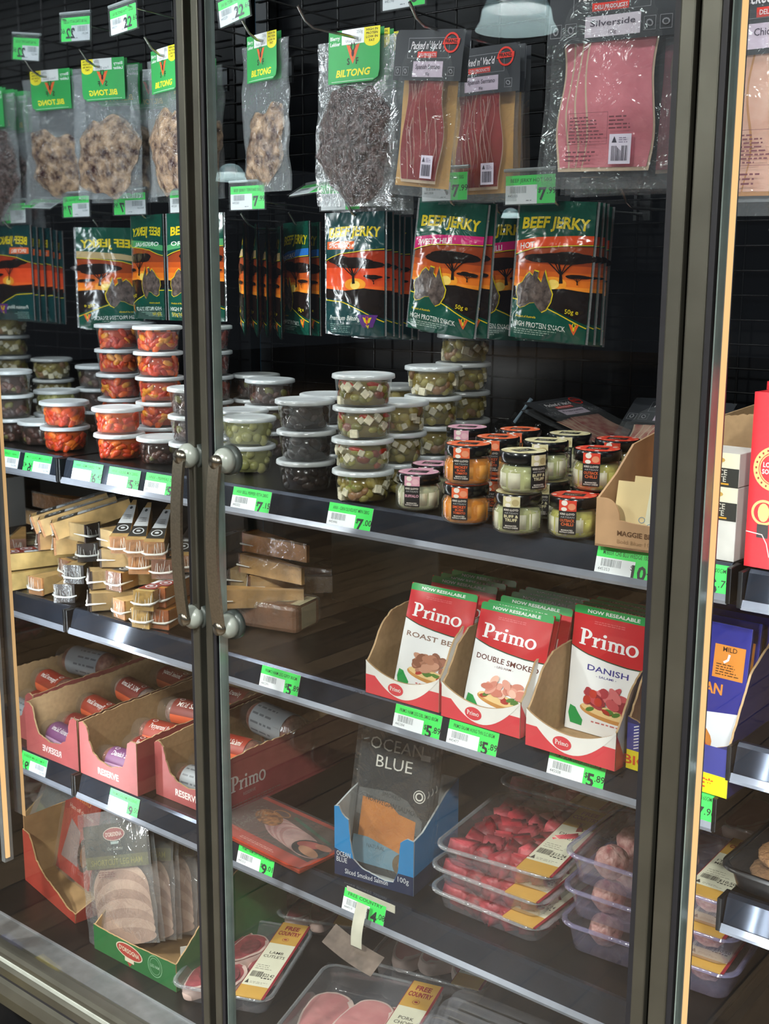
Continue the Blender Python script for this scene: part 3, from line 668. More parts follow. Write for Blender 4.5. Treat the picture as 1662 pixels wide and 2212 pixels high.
# ------------------------------------------------------------------ jerky pouches
JW, JHH = .133, .205
AUS = [(0, .45), (.03, .62), (.16, .70), (.25, .84), (.36, .93), (.46, .86), (.50, .97), (.62, .95), (.60, .82), (.70, .72), (.76, .99), (.82, .82), (.90, .66), (1, .48), (.97, .30), (.86, .12), (.74, .06), (.62, .16), (.54, .26), (.42, .24), (.28, .16), (.14, .12), (.05, .18), (.06, .32)]
def emblem(a, u, v, s, m1, m2=None):
    """springing antelope mark in a V"""
    a.poly([(u-s, v+s), (u-s*.45, v+s*.9), (u-s*.1, v+s*.1), (u, v-s*.6), (u+s*.1, v+s*.1), (u+s*.45, v+s*.9), (u+s, v+s), (u+s*.35, v-s*.4), (u, v-s), (u-s*.35, v-s*.4)], m1)
    a.stroke([(u-s*.15, v+s*1.15), (u-s*.3, v+s*.7), (u, v+s*.2), (u+s*.3, v+s*.7), (u+s*.15, v+s*1.15)], s*.16, m2 or m1)
    a.ell((u, v+s*.1), s*.2, s*.35, m2 or m1, 12)
def acacia(a, u, v, s, m, r):
    for k in range(5): a.ell((u+r.uniform(-.9, .9)*s, v+s*.75+r.uniform(-.12, .18)*s), s*r.uniform(.5, .8), s*.16, m, 12)
    a.ell((u, v+s*.8), s*1.15, s*.2, m, 18)
    a.stroke([(u+s*.05, v-s*.1), (u, v+s*.3), (u-s*.15, v+s*.75)], [s*.16, s*.09, s*.05], m)
    for d in (-.7, -.35, .3, .65): a.stroke([(u+s*.02, v+s*.2), (u+d*s*.5, v+s*.5), (u+d*s, v+s*.78)], s*.045, m)
def jerky_art(v):
    F = dict(hot=('#d8481c', 'HOT'), chilli=('#c4206c', 'SWEET CHILLI'), bbq=('#d8622e', 'SPICY BBQ'), teri=('#2a6fc0', 'TERIYAKI'), orig=('#4c9a62', 'ORIGINAL'), tan=('#b09a70', 'GARLIC'))
    bc, fl = F[v]; K = 'foil'; G = pr('#0d4a3b', K) if v != 'bbq' else pr('#0e3d3e', K); Y = pr('#d8c21f', K); Wt = pr('#e6ebe4', K); B = pr('#1c130f', K); OR = pr('#e2622a', K)
    a = Art(.008); W, H = JW, JHH; r = random.Random(v); x0, x1 = -W/2+.001, W/2-.001
    def V(t): return -t*H
    # sunset picture
    top = [(x0, V(.40)), (-W*.25, V(.345)), (0, V(.325)), (W*.25, V(.315)), (x1, V(.31))]
    low = [(x1, V(.86)), (W*.15, V(.78)), (-W*.15, V(.71)), (x0, V(.70))]
    if v == 'bbq': low = [(x1, V(.90)), (W*.2, V(.79)), (-W*.1, V(.715)), (x0, V(.69))]
    pal = ['#8f3c1c', '#b8501e', '#d06420', '#ea7a22', '#f4922c'] if v != 'bbq' else ['#a03418', '#dc4a22', '#e04e26', '#e45226', '#ee6428']
    def band(t0, t1, c): a.poly([(x0, V(t0+.045)), (0, V(t0)), (x1, V(t0-.005)), (x1, V(t1-.005)), (0, V(t1)), (x0, V(t1+.045))] if t0 < .4 else [(x0, V(t0)), (x1, V(t0)), (x1, V(t1)), (x0, V(t1))], c)
    a.poly(top[::-1]+[(x0, V(.62)), (x1, V(.62))][::1] if False else [(x0, V(.66)), (x1, V(.66))]+top[::-1], pr(pal[0], K))
    for i in range(1, 5): a.rect(x0, V(.66), x1, V(.40+.05*i), pr(pal[i], K))
    a.ell((W*.06, V(.585)), W*.17, H*.05, pr('#f29a2a', K), 20); a.ell((W*.06, V(.59)), W*.075, H*.035, pr('#f8d56a', K), 18)
    a.poly([(x0, V(.62)), (-W*.1, V(.635)), (W*.2, V(.615)), (x1, V(.63))][::-1]+[(x0, V(.70)), (-W*.15, V(.71)), (W*.15, V(.78)), (x1, V(.86))], B)
    acacia(a, W*.14 if v != 'bbq' else W*.02, V(.56), W*.30, B, r); acacia(a, W*.36, V(.575), W*.10, B, r)
    # header, band
    a.poly([(x0, 0), (x1, 0), (x1, V(.31)), (W*.25, V(.315)), (0, V(.325)), (-W*.25, V(.345)), (x0, V(.40))][::-1], G)
    bt = [(x0, V(.295)), (-W*.2, V(.262)), (W*.15, V(.245)), (x1, V(.235))]
    if v in ('bbq',): a.rect(x0+.004, V(.30), W*.02, V(.235), pr(bc, K)); a.text(fl, x0+.010, V(.288), H*.036, Wt, w=W*.38, ax='L')
    elif v in ('orig', 'tan'): a.poly([(x0, V(.345)), (-W*.2, V(.32)), (x1, V(.30))]+bt[::-1], pr(bc, K)); a.text(fl if v == 'orig' else ' ', -W*.05, V(.300), H*.04, Wt, w=W*.72)
    else: a.poly([(x0, V(.385)), (-W*.2, V(.333)), (W*.15, V(.31)), (x1, V(.295))]+bt[::-1], pr(bc, K)); a.text(fl, -W*.42, V(.352), H*.042, Wt, ax='L', rot=.13, w=W*(.2 if v == 'hot' else .5))
    a.stroke([(x0, V(.39)), (-W*.2, V(.337)), (W*.15, V(.315)), (x1, V(.30))], .0012, Y)
    a.text('BEEF JERKY', 0, V(.205), H*.078, Y, w=W*.86, bold=.035, curve=.003)
    for i in range(26): a.ell((r.uniform(-.42, .42)*W, V(r.uniform(.135, .2))), r.uniform(.0004, .0012), .0005, G, 6)
    # green foot
    a.poly([(x0, V(1)), (x1, V(1)), (x1, V(.89)), (W*.15, V(.80)), (-W*.15, V(.735)), (x0, V(.72))], G)
    a.stroke([(x0, V(.715)), (-W*.15, V(.73)), (W*.15, V(.795)), (x1, V(.885))], .0016, Y)
    if v == 'bbq':
        a.text('Premium Biltong', -W*.13, V(.88), H*.04, Wt, shear=.25, w=W*.55, bold=0); a.lines(-W*.4, 0, V(.98), V(.90), 5, pr('#7fa29a', K), 5)
        a.poly([(W*.18, V(.93)), (W*.34, V(.93)), (W*.42, V(.83)), (W*.10, V(.83))][::-1], pr('#5a2f7a', K)); emblem(a, W*.26, V(.895), W*.07, Y, OR)
    else:
        s = W*.52; a.tris(*(lambda p: (p, [tuple(t) for t in tessellate_polygon([[Vector((x, y, 0)) for x, y in p]])]))([(-W*.44+x*s, V(.82)+y*s) for x, y in AUS]), Y)
        a.tris(*(lambda p: (p, [tuple(t) for t in tessellate_polygon([[Vector((x, y, 0)) for x, y in p]])]))([(-W*.44+.0012+x*s*.955, V(.82)+.0014+y*s*.95) for x, y in AUS]), mat('jerky_window', '#6b5d57', .25, var=.25, vscale=120, bump=.6, bscale=90))
        a.text('HIGH PROTEIN SNACK', -W*.44, V(.905), H*.034, Wt, ax='L', rot=-.03, w=W*.70, bold=.008)
        a.lines(-W*.44, W*.22, V(.965), V(.918), 3, pr('#9db8a8', K), 3); a.text('50g e', W*.40, V(.79), H*.032, Y, ax='R', w=W*.16); emblem(a, W*.36, V(.90), W*.06, OR, Y)
        a.text('Product of Australia', -W*.42, V(.845), H*.016, Y, ax='L', shear=.2)
        if v == 'orig': a.text('50g Net', -W*.42, V(.955), H*.034, Y, ax='L')
    return a
def pouch_fn(W, H, T, seed, wr=.0022, top=.12):
    off = Vector((seed*7.3, seed*2.1, 0))
    def d(u, v):
        s = 2*u/W; q = -v/H; e = max(0, 1-s**4)
        b = T*e*min(1, max(0, (q-top)/.25))*min(1, max(0, (1-q)/.10))
        n = noise.noise(Vector((u*26, v*20, 0))+off)*wr + noise.noise(Vector((u*50, v*45, 3))+off)*wr*.3
        return b+n*min(1, (1-abs(s))*4)*min(1, q*8)*min(1, (1-q)*8)
    def fn(u, v):
        h = .001; p = Vector((u, -d(u, v), v)); du = Vector((h, -(d(u+h, v)-d(u, v)), 0)); dv = Vector((0, -(d(u, v+h)-d(u, v)), h))
        n = du.cross(dv); n.normalize(); return p, n
    return fn, d
PCH = {}
def pouch_mesh(v, seed):
    k = (v, seed)
    if k not in PCH:
        fn, d = pouch_fn(JW, JHH, .009, seed, .0028); m = MB(); K = 'foil'
        G = pr('#0d4a3b', K) if v != 'bbq' else pr('#0e3d3e', K)
        m.grid(lambda a, b: fn(-JW/2+JW*a, -JHH*(1-b))[0]+Vector((0, .0004, 0)), 40, 60, G)
        m.grid(lambda a, b: (JW/2-JW*a, .6*max(0, d(JW/2-JW*a, -JHH*(1-b)))+.0035, -JHH*(1-b)), 14, 18, mat('pouch_back', '#5b2a1a' if v != 'bbq' else '#6a2418', .2, .1, var=.1, bump=.3, bscale=30, bdist=.003))
        jerky_art(v).emit(m, fn, .0003, .00016)
        ed = film('clear_seam', '#dfe6e8', .25, .1, .3, 40, milk=.25)
        for s in (-1, 1): m.grid(lambda a, b: (s*(JW/2+.004*a-.0005), 0, -JHH*(1-b)), 1, 6, ed)
        m.lathe([(.003, 0), (.0042, 0)], BLACK, 12, (0, 0, 0)) if False else None
        PCH[k] = m.mesh('pouch')
    return PCH[k]
PN = dict(hot='HOT flavour orange-banded', chilli='SWEET CHILLI pink-banded', bbq='SPICY BBQ', teri='blue-banded', orig='ORIGINAL green-banded', tan='tan-banded')
def pouch(v, P, seed, label, rz=0, ry=0, rx=0, group=None):
    t = thing('jerky_pouch', label, 'snack pouch', P, rz, group or f'{PN[v]} jerky pouches', rx, ry)
    o = bpy.data.objects.new('pouch', pouch_mesh(v, seed % 2)); COL.objects.link(o); o.parent = t; o.location = (0, 0, .012)
    return t
WHN = ['front', 'second', 'third', 'fourth', 'fifth', 'rearmost']
def jerky_peg(v, cx, cy, Y, n, rz, ry, dx, where, gap=.022, rzs=None, tagpx=None, price=('7', '99'), tname='BEEF JERKY'):
    P = atY(cx, cy, Y); P.z -= .0
    for k in range(n):
        r = random.Random(cx+k); a = math.radians(rz if not rzs else rzs[min(k, len(rzs)-1)])
        pouch(v, (P.x+dx*k, P.y+gap*k, P.z-.002*k), k+cx, f'{PN[v]} beef jerky pouch, {WHN[k] if k < n-1 or n == 1 else "rearmost"} on peg {where}', a, math.radians(ry if k == 0 else ry*.5+r.uniform(-1, 1)), 0)
    peg(P+Vector((dx*n*.3, 0, .004)), Y-.02, f'wire peg holding the {PN[v]} jerky pouches {where}', tagholder=True, ytag=1.565 if Y > 1.5 else Y-.02)
jerky_peg('orig', 421, 474, 1.595, 1, 12, 0, 0, 'behind the door posts', .030)
jerky_peg('tan', 528, 496, 1.60, 4, -46, 0, .014, 'right of the door posts', .016, [-46, -44, -47, -43])
jerky_peg('teri', 640, 494, 1.655, 2, -26, 0, .006, 'between the tan and the spicy ones', .018, [-26, -24])
jerky_peg('bbq', 768, 474, 1.57, 6, -1, 0, .0, 'in the middle', .017, [-1, 0, 1, -2, 0, 1])
jerky_peg('chilli', 979, 452, 1.55, 2, 0, 6.5, .004, 'under the sweet chilli ticket', .014, [0, 0])
jerky_peg('chilli', 1082, 470, 1.64, 2, -2, 0, 0, 'just behind the sweet chilli row', .015)
jerky_peg('hot', 1206, 452, 1.565, 4, 0, 3.5, .0, 'farthest right, by the thick post', .014, [0, 1, 0, 2])
for px, py, Y, rz, ry, rx, big, small, ti, lab in (
    (397, 458, 1.56, -6, 0, 0, '7', '99', 'BEEF JERKY ORIGINAL 50G', 'green 7.99 peg ticket cut by the left side of the door posts'),
    (535, 452, 1.56, 0, 0, 0, '7', '99', 'BEEF JERKY TERIYAKI 50G', 'green 7.99 peg ticket just right of the door posts'),
    (658, 418, 1.56, -8, -3, 62, '7', '99', 'BEEF JERKY 50G', 'green 7.99 peg ticket tipped back almost flat'),
    (735, 453, 1.56, 0, 0, 0, '7', '99', 'BEEF JERKY SPICY BBQ 50G', 'green 7.99 peg ticket above the spicy barbecue pouches'),
    (960, 433, 1.53, 0, 0, 0, '7', '99', 'BEEF JERKY SWEET CHILLI 50G', 'green 7.99 peg ticket reading BEEF JERKY SWEET CHILLI'),
    (1145, 440, 1.54, 0, 0, 0, '7', '99', 'BEEF JERKY HOT 50G', 'green 7.99 peg ticket reading BEEF JERKY HOT'),
    (268, 68, 1.44, -4, -3, 0, '22', '60', 'SAF BILTONG FATTY SLICED', 'green 22.60 peg ticket high left of the door posts'),
    (508, 46, 1.49, -4, -8, 0, '22', '60', 'SAF BILTONG WET SLICED', 'green 22.60 peg ticket right beside the door posts, top'),
    (872, 16, 1.45, 0, 0, 0, '8', '99', 'HNV - SPANISH SERRANO', 'green peg ticket cut by the top of the picture'),
    (1636, 400, 1.38, -3, 0, 0, '6', '50', 'HNV - CHAMPAGNE HAM', 'green peg ticket reading CHAMPAGNE HAM at the right edge'),):
    P = atY(px, py, Y)
    ticket(ti, big, small, lab, P, math.radians(rz), math.radians(-rx), W=.086 if py > 300 else .078, H=.041, holder=True, group='peg tickets').rotation_euler[1] = math.radians(ry)
m = MB(); P = atY(1350, 437, 1.6); t = thing('ticket_holder', 'empty clear ticket holder tipped flat, right of the hot jerky', 'ticket holder', P)
m.box((0, 0, 0), (.07, .04, .0015), film('ticket_sleeve', '#cfd6da')); m.build('sleeve', t); peg(P+Vector((0, .02, .02)), 1.62, 'empty wire peg right of the hot jerky pouches', tagholder=False)
P = atY(1335, 376, 1.55); m = MB(); t = thing('ticket_holder', 'bare metal bar of a ticket holder below the silverside pack', 'ticket holder', P); m.tube([(-.028, 0, 0), (.03, 0, 0)], .0022, CHROME); m.build('bar', t); peg(P+Vector((.001, .01, -.042)), 1.565, 'wire peg below the silverside pack')
# ------------------------------------------------------------------ biltong bags
BAG = film('vacuum_bag', '#d5dce0', .12, .10, .9, 34, .006, milk=.13, edge=.5)
BAGW = film('vacuum_bag_tight', '#c9ced4', .12, .07, 1.0, 80, .010, milk=.0, edge=.4)
def meat_mat(kind):
    if kind == 'wet': return mat('biltong_wet', '#64504d', .3, var=.3, vscale=120, bump=1.0, bscale=130, col2='#150c0e', bdist=.004)
    return mat('biltong_fatty', '#c0a284', .35, var=.3, vscale=60, bump=.9, bscale=100, col2='#34171a', bdist=.004, crisp=0)
def biltong(P, W, H, label, kind='fatty', rz=0, ry=0, seed=1, hdr=.62, mw=.42, mtop=.36, bot=.95, skew=0, group='biltong bags'):
    t = thing('biltong_bag', label, 'meat bag', P, rz, group, 0, ry); r = random.Random(seed); off = Vector((seed*3.3, seed, 0))
    def rad(th): return 1+.10*math.sin(2*th+seed)+.07*math.sin(5*th+seed*2)+.05*math.sin(9*th+seed)
    cz = -H*(mtop+bot)/2; hz = H*(bot-mtop)/2
    def dep(x, z, rho): return .013*max(0, 1-rho**3)+noise.noise(Vector((x*55, z*55, 0))+off)*.0065*(1-rho*.6)+noise.noise(Vector((x*130, z*130, 9))+off)*.003
    def surf(a, b, s, k=1.0, lift=0):
        th = 2*PI*a; rho = b; c, si = math.cos(th), math.sin(th); n = 3.2
        sq = (abs(c)**n+abs(si)**n)**(-1/n); x = W*mw*rho*rad(th)*sq*c*k+skew*(-1 if si < 0 else 1)*abs(si)*rho*W*.1; z = cz+hz*rho*rad(th+1)*sq*si*k
        return (x, -s*(dep(x, z, rho)+lift), z)
    m = MB(); mm = meat_mat(kind)
    m.grid(lambda a, b: surf(a, b, 1), 64, 20, mm); m.grid(lambda a, b: surf(-a, b, .5), 40, 8, mm); m.build('meat', t)
    m = MB()
    m.grid(lambda a, b: surf(a, b, 1, 1.03, .0012), 64, 20, BAGW)
    edge = lambda b: W*.5*(1+.03*math.sin(b*9+seed)) if b > .05 else W*.5
    def flat(a, b, y): x = (2*a-1)*edge(b)+skew*(b > .5)*W*.12*(b-.5); return (x, y+noise.noise(Vector((x*22, b*6, y*99))+off)*.005*min(1, b*5), -H*(1-b) if False else -H*b)
    m.grid(lambda a, b: flat(a, b, -.0012), 24, 34, BAG); m.grid(lambda a, b: flat(1-a, b, .0015), 12, 18, BAG); m.build('bag', t)
    # header card
    hw = W*hdr/2*1.05; hh = H*.31; a = Art(.03); K = 'card'
    G = pr('#2f9e4f'); Y = pr('#e8dc2a'); Wt = pr('#e9ecec'); D = pr('#2a1c18')
    a.poly([(-hw, -hh), (hw*.75, -hh), (hw*.95, -hh*.93), (hw, -hh*.8), (hw, 0), (-hw, 0)], G)
    a.rect(-hw*.45, -hh*.28, hw*.42, 0, Wt); a.text('Wet sliced' if kind == 'wet' else 'Fatty Sliced', 0, -hh*.25, hh*.06, pr('#8d9296'), w=hw*.6, bold=0); a.text('250g', hw*.25, -hh*.09, hh*.06, pr('#8d9296'), bold=0)
    a.text('Blerry', -hw*.93, -hh*.17, hh*.07, Wt, ax='L', w=hw*.4, bold=.02); a.text('Lekker', -hw*.93, -hh*.28, hh*.07, Wt, ax='L', w=hw*.42, bold=.02)
    a.poly([(hw*.42, 0), (hw*.42, -hh*.24)]+[(hw*.71+hw*.29*math.cos(PI+PI*i/8), -hh*.24+hh*.12*math.sin(PI+PI*i/8)) for i in range(1, 8)]+[(hw, -hh*.24), (hw, 0)], Y)
    for i, s in enumerate(('HIGH IN', 'PROTEIN', 'LOW IN', 'FAT')): a.text(s, hw*.71, -hh*(.07+.068*i), hh*.045, D, w=hw*(.42 if i < 3 else .2), bold=.02)
    emblem(a, 0, -hh*.47, hw*.26, pr('#e0622e'), D); a.text('S', -hw*.17, -hh*.66, hh*.12, D, bold=.02); a.text('F', hw*.17, -hh*.66, hh*.12, D, bold=.02)
    a.text('BILTONG', 0, -hh*.88, hh*.13, Y, w=hw*1.35, bold=.03, shear=.22); a.lines(-hw*.85, hw*.8, -hh*.97, -hh*.95, 1, Wt, 2, lo=.9)
    m = MB(); fn = lambda u, v: (Vector((u, -.004-.004*math.cos(u/hw), v+.014)), Vector((0, -1, 0)))
    m.grid(lambda a_, b: (hw-2*hw*a_, .003, .014-hh*(1-b)), 4, 4, pr('#2a8f48')); a.emit(m, fn, .0003, .00012); m.build('header_card', t)
    return t
def at2(px, py, Y, rng=0): return atY(px, py, Y)
biltong(atY(360, 122, 1.52), .155, .245, 'fatty sliced biltong bag on the peg just left of the door posts, front one', 'fatty', math.radians(-14), 0, 3, skew=-.3, mtop=.40, mw=.45)
biltong(atY(400, 134, 1.56), .155, .245, 'fatty sliced biltong bag behind the one just left of the door posts', 'fatty', math.radians(-15), 0, 4, mw=.45)
biltong(atY(437, 150, 1.62), .150, .240, 'fatty biltong bag hanging hidden behind the door posts', 'fatty', math.radians(-14), 0, 6, mw=.45)
peg(atY(354, 118, 1.51), 1.47, 'wire peg holding the fatty biltong left of the door posts', ytag=1.43, dz=.03)
biltong(atY(572, 92, 1.555), .155, .25, 'fatty biltong bag right of the door posts, bottom corner flared', 'fatty', math.radians(-15), math.radians(1), 11, mw=.42, mtop=.42, skew=.9)
peg(atY(568, 86, 1.545), 1.50, 'wire peg holding the flared biltong bag', ytag=1.48, dz=.03)
biltong(atY(771, 84, 1.545), .178, .262, 'wet sliced biltong bag in the middle, front one of its peg', 'wet', math.radians(-4), math.radians(1.5), 21, mw=.44, mtop=.30)
biltong(atY(795, 90, 1.575), .168, .270, 'wet sliced biltong bag, second on the middle peg', 'wet', math.radians(-4), 0, 22, mw=.42)
biltong(atY(815, 97, 1.605), .166, .275, 'wet sliced biltong bag, rearmost on the middle peg', 'wet', math.radians(-4), 0, 23, mw=.42)
peg(atY(772, 80, 1.535), 1.40, 'long wire peg holding the wet sliced biltong', ytag=1.40, dz=.03)
# ------------------------------------------------------------------ vacuum packed deli slices
def script(a, txt, u, v, h, m, w=None, ax='L', rot=0): a.text(txt, u, v, h, m, w=w, bold=.018, shear=.32, ax=ax, rot=rot)
def franz(a, u, v, s, F):
    a.ring((u, v), s, s, s*.2, F, 30); a.poly([(u-s*1.15, v-s*.18), (u+s*1.05, v-s*.12), (u+s*1.1, v+s*.42), (u-s*.95, v+s*.36)], F); a.text('FRANZ', u, v-s*.02, s*.34, pr('#2a2526'), w=s*1.6, bold=.02)
def vac(P, W, H, name, grams, label, kind, rz=0, ry=0, seed=1, rx=0, hdr=.30, cat='deli meat pack'):
    t = thing('deli_meat_pack', label, cat, P, rz, 'vacuum packed sliced deli meats', rx, ry); hh = H*hdr; w2 = W/2; r = random.Random(seed); off = Vector((seed, 0, 0))
    def wv(x, z): return noise.noise(Vector((x*14, z*10, 0))+off)*.004
    def fn(u, v): return Vector((u, -.002-wv(u, v), v)), Vector((0, -1, 0))
    # clear bag
    bg = film('pack_bag', '#dde2e6', .14, .07, .6, 22, .006, milk=.07, edge=.5)
    m = MB(); fl = lambda z: w2*(1+.06*max(0, -z/H-.55)/.45)
    m.grid(lambda a, b: ((2*a-1)*fl(-H*b), -.0095-wv((2*a-1)*w2, -H*b)-.003*math.sin(PI*a)*math.sin(PI*b), -H*b), 18, 26, bg)
    m.grid(lambda a, b: ((2*a-1)*fl(-H*b), .003-wv((2*a-1)*w2, -H*b), -H*b), 10, 14, bg)
    m.build('bag', t)
    # backing board
    bc = {'silver': '#23262b', 'serrano': '#d9a860', 'chicken': '#8b8f94', 'streaky': '#23262b'}[kind]
    m = MB(); m.grid(lambda a, b: ((2*a-1)*w2*.80, .0012-wv((2*a-1)*w2, -hh-(H*.93-hh)*b), -hh*.9-(H*.94-hh*.9)*b), 8, 12, mat('board_'+kind, bc, .35, .1 if kind != 'serrano' else 0, var=.05)); m.build('backing_board', t)
    # slices
    m = MB(); ns = {'silver': 4, 'serrano': 5, 'chicken': 4, 'streaky': 4}[kind]
    col = dict(silver=('#e88a96', '#dc7c8a'), serrano=('#8a161c', '#a02c30'), chicken=('#e3b9a6', '#d9a58f'), streaky=('#a3202c', '#e0b8a0'))[kind]
    mm = mat('slice_'+kind, col[0], .35, var=.15, vscale=60 if kind != 'serrano' else 40, col2=col[1], bump=.25, bscale=60, crisp=0)
    fat = mat('slice_fat_'+kind, '#e6cdb0' if kind != 'chicken' else '#c98f58', .4, bump=.2)
    z1, z0 = -hh*.95, -H*.90
    for i in range(ns):
        sw = W*.30; cx = (-W*.12+W*.075*i) if kind != 'serrano' else (-W*.2+W*.09*i); sw = W*(.26 if kind != 'serrano' else .12)
        def sl(a, b, k=i, s=1.0):
            xx = (2*a-1); wob = noise.noise(Vector((xx*1.5, b*4+k*3, k+seed)))*.035
            return (cx+(sw*s)*xx*(1+wob*.5)+.004*math.sin(b*7+k), -.0016-.0015*k-wv(cx, -H*b)-.0006*(s < 1.0), z1+(z0-z1)*(b*(s*.5+.5)+.01))
        m.grid(lambda a, b: sl(a, b, i, 1.03), 14, 22, fat); m.grid(lambda a, b: sl(a, b, i, .97), 14, 22, mm)
        if kind == 'serrano':
            for q in range(3):
                xa = cx+sw*r.uniform(-.6, .6); st = [(xa+.004*math.sin(j+q), z1+(z0-z1)*(.05+.1*j)) for j in range(9)]
                a = Art(.02); a.stroke(st, .0018*r.uniform(.4, 1.1), mat('marbling', '#c9948a', .4)); a.emit(m, lambda u, v: (Vector((u, -.0030-.0015*i-wv(cx, v), v)), Vector((0, -1, 0))), .0004)
    m.build('meat_slices', t)
    # printed header
    a = Art(.012); Bk = pr('#33363b'); Wt = pr('#d8d4d8'); Rd = pr('#d8392e'); g2 = pr('#8e8f94')
    a.poly([(-w2, -hh), (w2, -hh), (w2*1.0, -hh*.1), (w2*.9, 0), (-w2*.9, 0), (-w2, -hh*.1)], Bk)
    a.frame(-w2*.60, -hh*.56, w2*.62, -hh*.16, .0006, g2); script(a, "Packed n' Vac'd", -w2*.52, -hh*.38, hh*.15, Wt, w=W*.46)
    a.rect(-w2*.30, -hh*.55, w2*.28, -hh*.43, Rd); a.text('DELI PRODUCTS', 0, -hh*.52, hh*.06, Wt, w=W*.26)
    franz(a, w2*.66, -hh*.26, hh*.20, Rd)
    lw = pr('#e0cfe0') if kind != 'silver' else pr('#e6dbe6')
    a.rect(-w2*.40, -hh*.93, w2*.48, -hh*.62, lw); a.text(name, w2*.04, -hh*.77, hh*.09, pr('#4a3c50'), w=W*min(.36, .03*len(name)+.06), bold=.01); a.text(grams, w2*.04, -hh*.89, hh*.055, pr('#4a3c50'), bold=0)
    for k, cx in enumerate((-w2*.86, -w2*.62, w2*.62, w2*.86) if kind != 'serrano' else (-w2*.86, -w2*.62, w2*.72)):
        s = W*.045; a.frame(cx-s, -hh*.90, cx+s, -hh*.90+2*s, .0006, g2); a.ell((cx, -hh*.90+s), s*.5, s*.65, g2, 10, .5*k); a.ell((cx, -hh*.90+s), s*.3, s*.42, Bk, 8, .5*k)
    m = MB(); a.emit(m, lambda u, v: (Vector((u, -.010-wv(u, v), v)), Vector((0, -1, 0))), .0002, .0003)
    m.grid(lambda q, b: (w2-2*w2*q, .0035-wv(w2-2*w2*q, -hh*b), -hh*(1-b)), 6, 4, Bk); m.build('header_card', t)
    # small print and barcode sticker on the bag
    a = Art(.05)
    if kind in ('silver', 'chicken'):
        ik = pr('#6d3f48'); a.frame(-w2*.56, -H*.79, w2*.10, -H*.64, .0005, ik); a.lines(-w2*.52, w2*.06, -H*.78, -H*.65, 8, ik, 4); a.lines(w2*.12, w2*.5, -H*.72, -H*.65, 4, ik, 6); a.lines(-w2*.55, w2*.1, -H*.87, -H*.81, 3, ik, 8)
    bx = w2*.14 if kind != 'serrano' else w2*.12
    a.rect(bx, -H*.885, bx+w2*.34, -H*.745, pr('#d6cfe0')); a.bars(bx+w2*.04, -H*.87, bx+w2*.30, -H*.80, pr('#3c3a48'), 18, 5); a.poly([(bx+w2*.04, -H*.785), (bx+w2*.12, -H*.785), (bx+w2*.08, -H*.755)], pr('#3c3a48')); a.lines(bx+w2*.15, bx+w2*.3, -H*.785, -H*.755, 3, pr('#8b7f9a'), 2)
    m = MB(); a.emit(m, lambda u, v: (Vector((u, -.0125-wv(u, v)-.002, v)), Vector((0, -1, 0))), .0002, .0004); m.build('sticker', [c for c in t.children if c.name.startswith('bag')][0])
    return t
vac(atY(941, 66, 1.45), .132, .232, 'Spanish Serrano', '80g', 'Spanish Serrano ham pack hanging tilted in front of its twin', 'serrano', math.radians(-4), math.radians(6.5), 3, hdr=.30)
vac(atY(1046, 104, 1.55), .140, .225, 'Spanish Serrano', '80g', 'Serrano ham pack hanging straight behind the tilted one', 'serrano', 0, 0, 5, hdr=.30)
vac(atY(1062, 108, 1.60), .140, .225, 'Spanish Serrano', '80g', 'Serrano ham pack rearmost on its peg, edge showing right', 'serrano', 0, 0, 6, hdr=.30)
peg(atY(944, 60, 1.44), 1.38, 'wire peg holding the Serrano packs', ytag=1.40, dz=.03)
vac(atY(1335, -58, 1.42), .182, .262, 'Silverside', '120g', 'large silverside pack with pink slices, top right before the thick post', 'silver', 0, math.radians(2), 8, hdr=.31)
vac(atY(1372, -30, 1.47), .180, .258, 'Silverside', '120g', 'silverside pack second on its peg, half hidden by the thick post', 'silver', 0, 0, 9, hdr=.31)
vac(atY(1392, -22, 1.51), .180, .262, 'Silverside', '120g', 'silverside pack rearmost on its peg', 'streaky', 0, 0, 10, hdr=.31)
peg(atY(1335, -70, 1.42), 1.36, 'wire peg holding the silverside packs', tagholder=False)
vac(atY(1702, -64, 1.36), .180, .262, 'Chicken Breast', '120g', 'pale chicken breast pack cut by the right edge of the picture', 'chicken', 0, math.radians(1), 12, hdr=.33)
peg(atY(1702, -70, 1.36), 1.30, 'wire peg holding the chicken breast pack', ytag=1.36, dz=-.32)
# packs lying behind the jars
vac(Vector((-1.045, 1.735, S1+.120)), .15, .22, 'Prosciutto', '80g', 'black sleeved meat pack lying sideways at the back behind the jars', 'streaky', math.radians(84), 0, 14, rx=math.radians(-72), hdr=.30)
vac(Vector((-.825, 1.80, S1+.130)), .17, .20, 'Streaky Bacon', '150g', 'black sleeved Streaky Bacon pack lying behind the kraft cheese box', 'streaky', math.radians(4), 0, 15, rx=math.radians(-58), hdr=.32)
t = thing('black_bag', 'crumpled black plastic bag at the back between the feta tubs and jars', 'bag', (-1.10, 1.775, S1+.001))
m = MB(); m.ell((0, 0, .045), (.075, .045, .045), mat('black_plastic', '#0e1112', .2, coat=.6, bump=1.0, bscale=40, bdist=.006), 4, None, .5, 60, 3); m.build('bag_body', t)
A, B = atY(1112, 912, 1.70), atY(1148, 862, 1.70); t = thing('plastic_spoon', 'thin grey-blue plastic stick leaning up from behind the jars', 'spoon', A)
MB().tube([(0, 0, 0), (B-A)*.5, B-A], [.003, .0025, .0035], mat('grey_plastic', '#7f93a3', .3, coat=.3), 8).build('handle', t)
